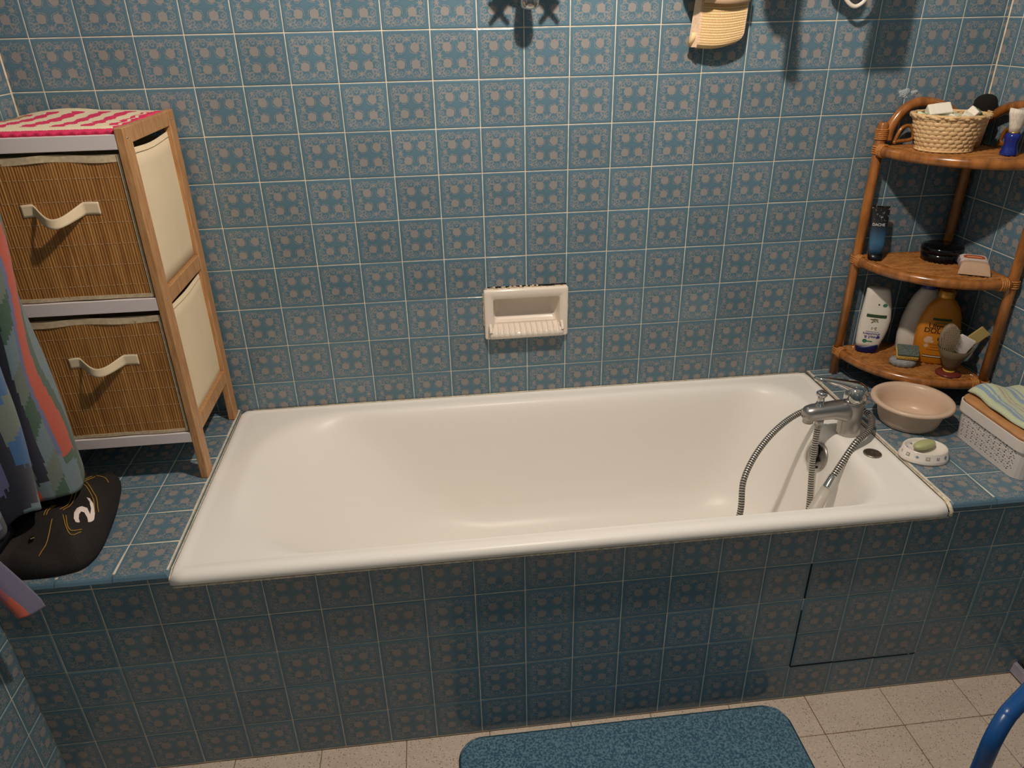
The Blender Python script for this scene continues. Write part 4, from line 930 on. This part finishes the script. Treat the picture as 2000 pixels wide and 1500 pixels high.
V, F = loft([[bp(i, 0, pz0) for i in range(NB)], [bp(i, 0, zlo) for i in range(NB)]], True, False); pyd('base', V, F, WB, sx_, False)
cxm, cym = (px0+px1)/2, (py0+py1)/2
def scl(P2, k, z): return [(cxm+(x-cxm)*(1+k/.075), cym+(y-cym)*(1+k/.11), z) for x, y in P2]
V, F = loft([[bp(i, 0, zhi) for i in range(NB)], scl(BOXP, .0045, zhi+.001), scl(BOXP, .0055, pz1+.012), scl(BOXP, .003, pz1+.0125), scl(BOXP, .001, pz1-.005)]); pyd('rim', V, F, WB, sx_, False)
LID = mat('caramel_lid', (196, 142, 92), 0.45, var=.08, vscale=30)
V, F = loft([scl(BOXP, .0005, pz1+.004), scl(BOXP, .0015, pz1+.012), scl(BOXP, .003, pz1+.018), scl(BOXP, .001, pz1+.0215), scl(BOXP, -.004, pz1+.0225)], True, True); pyd('lid', V, F, LID, sx_, False)
ZLID = pz1+.0226
# folded green striped cloth on the lid
CL = attr_mat('terry_cloth', 0.95, 0.8, 520, 0.12, 0.3)
def ccol(u, v):
    w = u+.02*math.sin(9*v)
    for a, b in ((.08, .17), (.21, .25), (.56, .66), (.72, .76)):
        if a < w < b: return (150, 172, 194)
    for a, b in ((.35, .385), (.43, .46)):
        if a < w < b: return (196, 174, 152)
    return (202, 212, 178)
def cfn(u, v):
    x = px0+.018+.135*u; y = py1-.004-.188*v
    z = ZLID+.010+.012*math.exp(-((u-.35)/.30)**2)*math.exp(-((v-.08)/.22)**2)+.0035*math.sin(7*u+3*v)+.002*math.sin(13*v)
    ed = min(u, 1-u)/.05, min(v, 1-v)/.04; e = min(1, *ed); z -= .008*(1-e)**2
    return (x+.004*math.sin(8*v), y+.004*math.sin(9*u), z)
clo = thing('folded_cloth', 'pale green cloth with blue stripes folded on the storage box lid', 'cloth', (cxm, cym, ZLID))
grid('top_layer', cfn, 48, 60, CL, clo, True, ccol, .004)
grid('bottom_layer', lambda u, v: (lambda p: (p[0]+.003, p[1]+.002, ZLID+.0048+.0012*math.sin(20*u)))(cfn(u, v)), 24, 30, CL, clo, True, ccol, .004)
# ---------------------------------------------------------------- bathrobe and jeans on the left
ROBE = attr_mat('terry_robe', 0.95, 0.7, 1500, 0.3, 0.3)
prof = [(-.93, -.40), (-.85, -.405), (-.79, -.425), (-.768, -.465), (-.772, -.505), (-.790, -.535), (-.812, -.543), (-.806, -.560), (-.793, -.585), (-.808, -.615), (-.838, -.628), (-.852, -.632), (-.846, -.655), (-.862, -.682), (-.895, -.690), (-.918, -.684), (-.925, -.700), (-.943, -.715)]
prof = [(max(-.943, x-.052), y) for x, y in prof]
RP = crom([(x, y, 0) for x, y in prof], 10); RL = [0]
for a, b in zip(RP, RP[1:]): RL.append(RL[-1]+(b-a).length)
def rpos(u):
    s = u*RL[-1]; k = 0
    while k < len(RL)-2 and RL[k+1] < s: k += 1
    t = (s-RL[k])/(RL[k+1]-RL[k]); return RP[k].lerp(RP[k+1], t)
def hem(u): return .712-.030*u+.016*math.sin(11*u+.6)+.006*math.sin(31*u)
def rfn(u, v):
    p = rpos(u); z0 = hem(u); z = z0+(1.75-z0)*v; k = 1-.10*v
    d = .006*math.sin(8*v+9*u)+.004*math.sin(15*v+20*u)
    bx = -.935+(p.x+.935)*(1-.02*v)+d*.7; return (bx, p.y+d+.03*v*0, z)
def stair(a, n): return math.floor(a*n)/n
NAVYC, BLUC, GRN, GRYG, REDC, PURP, PINK, TEAL, BLKC = (34, 36, 52), (46, 92, 140), (58, 88, 72), (100, 112, 104), (186, 74, 46), (98, 102, 140), (130, 86, 124), (104, 124, 132), (24, 24, 30)
def rcol(u, v):
    z = hem(u)+(1.75-hem(u))*v; p = u*RL[-1]           # p: arc length from the back edge (m)
    q = p+.006*math.sin(z*17)
    zi = stair(z+.3*(p-.2), 28)
    if q < .150: return GRYG if z < .80 else TEAL
    if q < .164: return GRN
    if q < .192: return REDC if z > .770 else (TEAL if z < .75 else GRN)
    if q < .200: return PURP if z > .78 else TEAL
    if q < .224: return (GRYG, TEAL, GRN)[int(z*15+q*20) % 3]
    if q < .240: return NAVYC if z > .735 else TEAL  # navy band paints the shadow inside the fold
    if q < .335:
        j = stair(q, 75); kz = int((z*1.15+.9*(j-.27))*12.5) % 3
        if z < .725: return TEAL if q > .28 else REDC
        if .300 < q and int((z-.6*j)*8) % 4 == 0: return NAVYC
        return (BLUC, GRYG, BLUC)[kz] if q > .250 else GRYG
    j = stair(q, 75); jz = stair(z, 75)
    if q < .352: return NAVYC
    if q < .440:
        dline = jz-(.86-1.3*(j-.36))
        if abs(dline) < .013: return PINK
        if int((jz*1.0+1.2*j)*11) % 3 == 0: return NAVYC
        return PURP
    if int((jz+.5*j)*30) % 2: return BLKC
    return ((64, 98, 130), NAVYC, PURP)[int(jz*13) % 3]
rb = thing('bathrobe', 'multicoloured patchwork terry bathrobe hanging at the left edge', 'bathrobe', (-.86, -.55, .70))
grid('robe_front', rfn, 190, 120, ROBE, rb, True, rcol, .006)
tube('edge_piping', [rfn(.312+.0*k, .0+k/40) for k in range(41)], .004, mat('green_binding', (70, 104, 88), 0.95), rb, 6)
def tipcol(u, v):
    if u < .34: return (104, 104, 104) if int(v*14) % 3 else (84, 86, 92)
    if u < .68: return (196, 98, 78) if int(v*9+u*3) % 4 else (168, 96, 104)
    return (112, 108, 134)
def tfn(u, v):
    z = .778-.192*v; w = .045+.030*(1-v)**.8 if v < .9 else .030
    x = -.948+.100*v**.85*1.02+(u-.45)*(.072-.036*v); y = -.718-.016*math.sin(PI*u)-.010*v+.010*math.sin(5*u+2*v)
    return (min(max(x, -.946), -.80), y, z-.012*u*(1 if v < .97 else 1.8))
grid('sleeve_end', tfn, 24, 40, ROBE, rb, True, tipcol, .010)
V, F = loft([[(x, y, z) for x, y in rrect(-.946, -.90, -.70, -.60, (.012,)*4, 4)] for z in (.66, .70, .80, 1.0, 1.3)], True, True)
pyd('dark_lining', V, F, mat('dark_navy_cloth', (26, 27, 38), 0.95, bump=.5, bscale=300), rb, True)
# jeans: a soft bundle resting on the ledge
JD = mat('black_denim', (36, 31, 29), 0.8, var=.25, vscale=300, bump=.6, bscale=900)
out = [(-.944, -.335), (-.89, -.322), (-.83, -.328), (-.802, -.352), (-.785, -.41), (-.772, -.47), (-.763, -.53), (-.758, -.58), (-.760, -.622), (-.775, -.652), (-.81, -.664), (-.85, -.667), (-.90, -.664), (-.944, -.655)]
OC = [(p.x, p.y) for p in crom([(x, y, 0) for x, y in out], 6, True)]
jc = (-.865, -.50)
rings = []
for f, h in ((1.0, .0008), (1.015, .012), (1.0, .026), (.95, .040), (.86, .053), (.72, .063), (.52, .069), (.28, .072), (.06, .073)):
    ring_ = []
    for k, (x, y) in enumerate(OC):
        X = jc[0]+(x-jc[0])*f; Y = jc[1]+(y-jc[1])*f; wv_ = .007*math.sin(34*X+46*Y)+.003*math.sin(70*Y-40*X)
        ring_.append((max(X, -.9455), Y, ZL+max(.0006, h*(1-.28*max(0, (Y+.45)/.12))+(wv_ if h > .03 else wv_*.3 if h > .005 else 0))))
    rings.append(ring_)
V, F = loft(rings, True, True)
jn = thing('jeans', 'black denim jeans with gold stitching and a white back-pocket emblem bundled on the left ledge', 'jeans', (-.86, -.5, ZL))
jb = pyd('denim', V, F, JD, jn, True)
bvh = BVHTree.FromPolygons([Vector(v) for v in V], F)
def drop(x, y, off=.0012):
    h = bvh.ray_cast(Vector((x, y, 2)), Vector((0, 0, -1)))
    return (h[0]+(h[1] if h[1].z > 0 else -h[1])*off) if h[0] else Vector((x, y, ZL+.01))
def shift(P2): # picked on a plane at z=.64; slide onto the bundle along the slope
    return [(x-.006, y+.004) for x, y in P2]
def sline(P2, n=10):
    pts = crom([(x, y, 0) for x, y in shift(P2)], n); return [tuple(drop(p.x, p.y)) for p in pts]
ST = [[(-.853,-.449),(-.841,-.438),(-.815,-.454),(-.785,-.493),(-.770,-.530)], [(-.847,-.456),(-.837,-.449),(-.812,-.466),(-.788,-.500),(-.775,-.535)], [(-.829,-.466),(-.829,-.546)], [(-.837,-.460),(-.835,-.545)], [(-.823,-.562),(-.788,-.620),(-.770,-.612)], [(-.817,-.563),(-.790,-.612),(-.772,-.604)],
      [(-.831,-.386),(-.832,-.437)], [(-.838,-.385),(-.838,-.435)], [(-.832,-.378),(-.812,-.383),(-.800,-.398)], [(-.837,-.576),(-.828,-.627),(-.838,-.655)], [(-.857,-.519),(-.853,-.564)], [(-.862,-.519),(-.858,-.564)]]
tubes('gold_stitching', [(sline(p), .0009, False) for p in ST], mat('gold_thread', (176, 134, 48), 0.7), jb, 5)
gull = [(-.790,-.585),(-.800,-.570),(-.808,-.548),(-.809,-.531),(-.802,-.523),(-.790,-.528),(-.781,-.543),(-.783,-.529),(-.791,-.510),(-.803,-.494),(-.795,-.498),(-.783,-.515),(-.775,-.534),(-.772,-.552),(-.774,-.563),(-.777,-.567),(-.783,-.553),(-.792,-.541),(-.798,-.540),(-.798,-.551),(-.793,-.566),(-.786,-.578),(-.785,-.584)]
bm = bmesh.new(); fc = bm.faces.new([bm.verts.new((x-.006, y+.004, 0)) for x, y in gull]); bmesh.ops.triangulate(bm, faces=[fc])
for _ in range(2): bmesh.ops.subdivide_edges(bm, edges=list(bm.edges), cuts=1, use_grid_fill=True)
for v_ in bm.verts: v_.co = drop(v_.co.x, v_.co.y, .0016)
me = bpy.data.meshes.new('pocket_emblem'); bm.to_mesh(me); bm.free(); new('pocket_emblem', me, mat('white_paint_print', (236, 222, 212), 0.7), jb)
zp = drop(-.868, -.610, .004)
box('zip_pull', (-.004, -.011, -.0015), (.004, .011, .0015), mat('brass_pull', (206, 178, 130), 0.25, metal=1), jb, .001, 2, M=Matrix.Translation(zp) @ Matrix.Rotation(.5, 4, 'Z') @ Matrix.Rotation(-.3, 4, 'X'))
# ---------------------------------------------------------------- things hanging on the back wall (upper edge)
sv = thing('shower_valve', 'chrome wall shower valve at the top edge of the tiled wall', 'tap', (.222, 0, 1.66))
lathe('wall_flange', [(0, 0), (.034, 0), (.032, .008), (.02, .012), (0, .012)], (.150, -.0005, 1.685), CHROME, sv, 28, M=Matrix.Rotation(PI/2, 4, 'X'))
lathe('wall_flange', [(0, 0), (.034, 0), (.032, .008), (.02, .012), (0, .012)], (.300, -.0005, 1.685), CHROME, sv, 28, M=Matrix.Rotation(PI/2, 4, 'X'))
tube('valve_body', crom([(.150, -.01, 1.685), (.152, -.045, 1.68), (.185, -.062, 1.66), (.225, -.066, 1.655), (.265, -.062, 1.66), (.298, -.045, 1.68), (.300, -.01, 1.685)], 6), .015, CHROME, sv, 14)
lathe('outlet', [(0, -.060), (.012, -.060), (.0185, -.055), (.0215, -.044), (.0205, -.02), (.016, .01), (0, .01)], (.2235, -.078, 1.6405), CHROME, sv, 28)
for x in (.172, .278):
    hd = lathe('tap_handle', [(0, 0), (.016, 0), (.017, .02), (.012, .026), (0, .027)], (x, -.048, 1.652), CHROME, sv, 20, M=Matrix.Rotation(PI*.62, 4, 'X'))
    for k in range(4):
        a = PI/4+k*PI/2; tube('spoke', [(x, -.083, 1.642), (x+.028*math.cos(a), -.084, 1.642+.028*math.sin(a))], [.006, .0045], CHROME, hd, 10)
MIT = attr_mat('sisal_mitt', 0.9, 0.3, 500, 0.12)
mt = thing('bath_mitt', 'cream woven sisal bath mitt hanging at the top of the wall', 'bath mitt', (.685, -.03, 1.50))
def mfn(u, v):
    z = 1.492+.20*v+.006*(1-v)*math.sin(PI*u)*-1+.008*(1-v)**3*u
    xl, xr = .626+.004*v, .7385+.010*v
    if v < .14: xr -= .018*(1-v/.14)**2
    x = xl+(xr-xl)*u; tex = .0018*(math.sin(2*PI*(u*17+ (round(v*36) % 2)*.5)))*math.sin(PI*v*36)
    return (x, -.046-.006*math.sin(PI*u)+abs(tex)*-1+(.012*(1-v/.06)**2 if v < .06 else 0), z)
grid('woven_face', mfn, 102, 108, MIT, mt, True, lambda u, v: ((246, 220, 172) if (int(u*102)+3*(int(v*108)//3 % 2)//2) % 3 and int(v*108) % 3 else (204, 166, 112)) if .05 < u < .965 else (228, 196, 164))  # darker cells paint the shadowed gaps between the woven strands
grid('back_face', lambda u, v: (.614+.100*u+.014*v, -.024-.012*(v < .03), 1.503+.189*v), 10, 12, mat('mitt_back_cotton', (232, 200, 160), 0.9, bump=.4, bscale=500), mt)
grid('side_gusset', lambda u, v: (.626+.004*v-.014*(1-v)*u+.014*v*0*u, -.046+.022*u, 1.494+.197*v), 4, 12, mat('mitt_edging', (226, 198, 168), 0.9, var=.1, vscale=200), mt)
tube('rolled_hem', [(.614, -.030, 1.500), (.618, -.038, 1.515), (.620, -.038, 1.525)], .006, mat('mitt_hem', (244, 212, 160), 0.9), mt, 8)
grid('hand_strap', lambda u, v: (.632+.108*u, -.060-.010*math.sin(PI*u), 1.588-.004*math.sin(PI*u)+.04*v), 16, 3, mat('mitt_strap', (222, 190, 156), 0.9), mt, thick=.002)
tubes('hanging_loop', [([(.685, -.035, 1.69), (.675, -.02, 1.72), (.685, -.012, 1.745), (.695, -.02, 1.72)], .002, True)], CREAM, mt, 6)
lathe('hook', [(0, 0), (.016, 0), (.014, .005), (.005, .008), (.0045, .03), (.009, .034), (0, .036)], (.685, -.0005, 1.742), CHROME, mt, 18, M=Matrix.Rotation(PI/2, 4, 'X'))
CORDW = mat('white_cord', (236, 226, 214), 0.4)
cr = tube('white_cord_loop', crom([(.966, -.048, 1.70), (.964, -.048, 1.64), (.974, -.048, 1.596), (1.003, -.048, 1.5735), (1.031, -.048, 1.592), (1.043, -.048, 1.635), (1.041, -.048, 1.70)], 8), .0046, CORDW, None, 10)
tag(cr, 'loop of white cord hanging at the top edge near the right corner', 'cord')
# unseen shapes added above the frame to cast shadows on the back wall
def slab(name, label, cat, lo_, hi, m, bev): return tag(box(name, lo_, hi, m, None, bev, 3), label, cat)
slab('shadow_slab', 'unseen flat grey slab added above the frame to cast a shadow', 'sponge', (.905, -.196, 1.608), (.992, -.178, 1.91), GREYP, .012)
bbr = thing('shadow_rod', 'unseen rod and disc added above the frame to cast a shadow', 'brush', (.745, -.205, 1.60))  # unseen rod added to cast the long narrow shadow
tube('handle', [(.732, -.190, 1.90), (.742, -.190, 1.75), (.756, -.190, 1.606)], [.010, .012, .015], RATTAN, bbr, 12)
lathe('shadow_disc', [(0, 0), (.035, 0), (.036, .018), (0, .02)], (.722, -.180, 1.735), RATTAN, bbr, 20, sy=1.5, M=Matrix.Rotation(PI/2, 4, 'X'))
lathe('shadow_ball', [(.001, -.045), (.03, -.038), (.046, -.01), (.045, .015), (.03, .036), (.001, .045)], (.625, -.06, 1.640), mat('shadow_ball_white', (230, 224, 218), 0.9, bump=1, bscale=150, bdist=.004), None, 24)  # unseen ball added to cast a round shadow beside the mitt
tag(bpy.data.objects['shadow_ball'], 'unseen white ball added above the frame to cast a shadow beside the mitt', 'shadow caster')
lathe('shadow_knob', [(.001, -.03), (.03, -.022), (.036, 0), (.03, .022), (.001, .03)], (.958, -.06, 1.643), RATTAN, None, 20)  # unseen round form added for its shadow at the wall's top edge
tag(bpy.data.objects['shadow_knob'], 'small unseen round shape added above the frame to cast a shadow', 'brush')
rl_ = thing('added_rail', 'unseen chrome rail added above the frame to carry the shadow casters', 'rail', (.85, -.2, 1.95))  # rail added out of view to carry the shadow casters
tube('rail_bar', [(.60, -.205, 1.95), (1.12, -.205, 1.95)], .007, CHROME, rl_, 12)
for x in (.62, 1.10): tube('rail_bracket', [(x, -.002, 1.93), (x, -.10, 1.94), (x, -.205, 1.95)], .008, CHROME, rl_, 12)
# clear adhesive remains on the tile
ADH = mat('clear_glossy_adhesive', (206, 216, 224), 0.12, coat=1.0, alpha=.65)  # pale colour painted in for the white glints on the adhesive
for c, w, h, lb in ((1.204, .026, .020, 'left'), (1.232, .017, .013, 'right')):
    V = []; F = []; n = 9
    for j in range(n):
        for i in range(n):
            x = (i/(n-1)-.5); y = (j/(n-1)-.5); k = max(0, 1-(x*x+y*y)*3.6)
            V.append((c+w*x*(1+.2*math.sin(7*y)), -.0006-.0040*k*random.uniform(.1, 1.3), 1.372+h*y*(1+.2*math.sin(5*x))))
    F = [(j*n+i, j*n+i+1, (j+1)*n+i+1, (j+1)*n+i) for j in range(n-1) for i in range(n-1)]
    tag(pyd('adhesive_patch', V, F, ADH, None, False), 'shiny clear adhesive remnant above the corner shelf, '+lb+' one', 'adhesive')
# ---------------------------------------------------------------- floor: blue mat, blue tubular stool frame, white panel
def matm():
    m = bpy.data.materials.new('blue_tufted_pile'); m.use_nodes = True; t = NT(m); b = t.n['Principled BSDF']
    g = t.n.new('ShaderNodeNewGeometry'); nz = t.noise(170, g.outputs['Position'], 3, .65); big = t.noise(7, g.outputs['Position'], 2)
    c = t.mix(t.sst(nz, .42, .60), lin((58, 96, 122)), lin((122, 164, 182))); c = t.mix(t.m('MULTIPLY', big, .35), c, lin((84, 120, 150)))
    t.put(b.inputs['Base Color'], c); b.inputs['Roughness'].default_value = .95; b.inputs['Specular IOR Level'].default_value = .1; b.inputs['Sheen Weight'].default_value = .2
    t.put(b.inputs['Normal'], t.bump(nz, 1.0, .006)); return m
bmx = thing('bath_mat', 'dark blue tufted bath mat with rounded corners on the floor', 'bath mat', (.36, -.95, 0))
mo = [(x, y) for x, y in rrect(-.047, .770, -1.20, -.690, (.06,)*4, 10)]
mcx, mcy = .3615, -.945
def msc(k, z): return [(mcx+(x-mcx)*(1-k/.41), mcy+(y-mcy)*(1-k/.255), z) for x, y in mo]
V, F = loft([msc(0, .0008), msc(-.001, .004), msc(.0005, .007), msc(.004, .008)], True, False); pyd('bound_edge', V, F, mat('teal_edge_binding', (22, 74, 92), 0.95, bump=.5, bscale=300), bmx, True)
V = []; F = []; nx, ny = 150, 90
PILE = matm()
def pile(u, v):
    x = -.045+.813*u; y = -1.198+.506*v
    r = .058; dx = max(0, r-(x+.045), r-(.768-x)); dy = max(0, r-(y+1.198), r-(-.692-y))
    if dx > 0 and dy > 0:
        d = math.hypot(dx, dy)
        if d > r: s = r/d; x += (dx-dx*s)*(1 if x < .36 else -1); y += (dy-dy*s)*(1 if y < -.945 else -1)
    e = min(1, min(u, 1-u)*30, min(v, 1-v)*22)
    return (x, y, .006+.007*e**.5+random.uniform(-.0018, .0018)*e)
po = grid('tufted_pile', pile, 200, 130, PILE, bmx, True); po['kind'] = 'stuff'
STB = mat('blue_enamelled_tube', (22, 74, 134), 0.3)
st = thing('tubular_stool', 'blue tubular metal stool frame at the lower right edge', 'stool', (.80, -1.30, 0))
fx, fy = .706, -1.281
tube('frame_leg', crom([(fx-.004, fy-.002, .0005), (fx-.002, fy-.001, .30), (fx, fy, .57), (fx, fy, .630), (fx+.006, fy+.004, .657), (fx+.024, fy+.015, .676), (fx+.052, fy+.030, .683), (fx+.20, fy+.11, .684), (fx+.34, fy+.186, .683), (fx+.368, fy+.201, .676), (fx+.386, fy+.212, .657), (fx+.392, fy+.215, .630), (fx+.394, fy+.216, .3), (fx+.396, fy+.217, .0005)], 8), .0118, STB, st, 18)
tube('cross_bar', [(fx, fy, .30), (fx+.394, fy+.216, .30)], .009, STB, st, 14)
for x, y in ((fx-.004, fy-.002), (fx+.396, fy+.217)): lathe('rubber_foot', [(0, .0003), (.016, .0003), (.0155, .03), (.0125, .032), (0, .032)], (x, y, 0), mat('black_rubber', (18, 18, 18), .8), st, 18)
RUST = mat('rusty_white_enamel', (176, 172, 184), 0.45, var=.15, vscale=25)
pn = thing('skirting_piece', 'broken white enamel skirting piece in the lower right corner', 'skirting', (1.435, -.70, 0))
bm = bmesh.new(); v, f = boxv((0, 0, 0), (.010, .20, .034)); vs = [bm.verts.new(a) for a in v]
for a in f: bm.faces.new([vs[i] for i in a])
for v_ in bm.verts:
    if v_.co.z > .03: v_.co.x += .004; v_.co.y -= .018 if v_.co.y > .1 else 0
bmesh.ops.bevel(bm, geom=list(bm.edges), offset=.003, segments=2, affect='EDGES')
bmesh.ops.transform(bm, matrix=Matrix.Translation((1.404, -.852, .006)), verts=bm.verts)
me = bpy.data.meshes.new('enamel_plate'); bm.to_mesh(me); bm.free(); new('enamel_plate', me, RUST, pn)
box('dark_void', (1.430, -.85, .0005), (1.4405, -.68, .010), BLACKV, pn); 
V, F = tubegeo([(1.437, -.675, .03), (1.437, -.69, .055), (1.437, -.74, .062), (1.437, -.84, .058)], .006, 6); pyd('mortar_crumbs', V, F, MORTAR, pn, True)
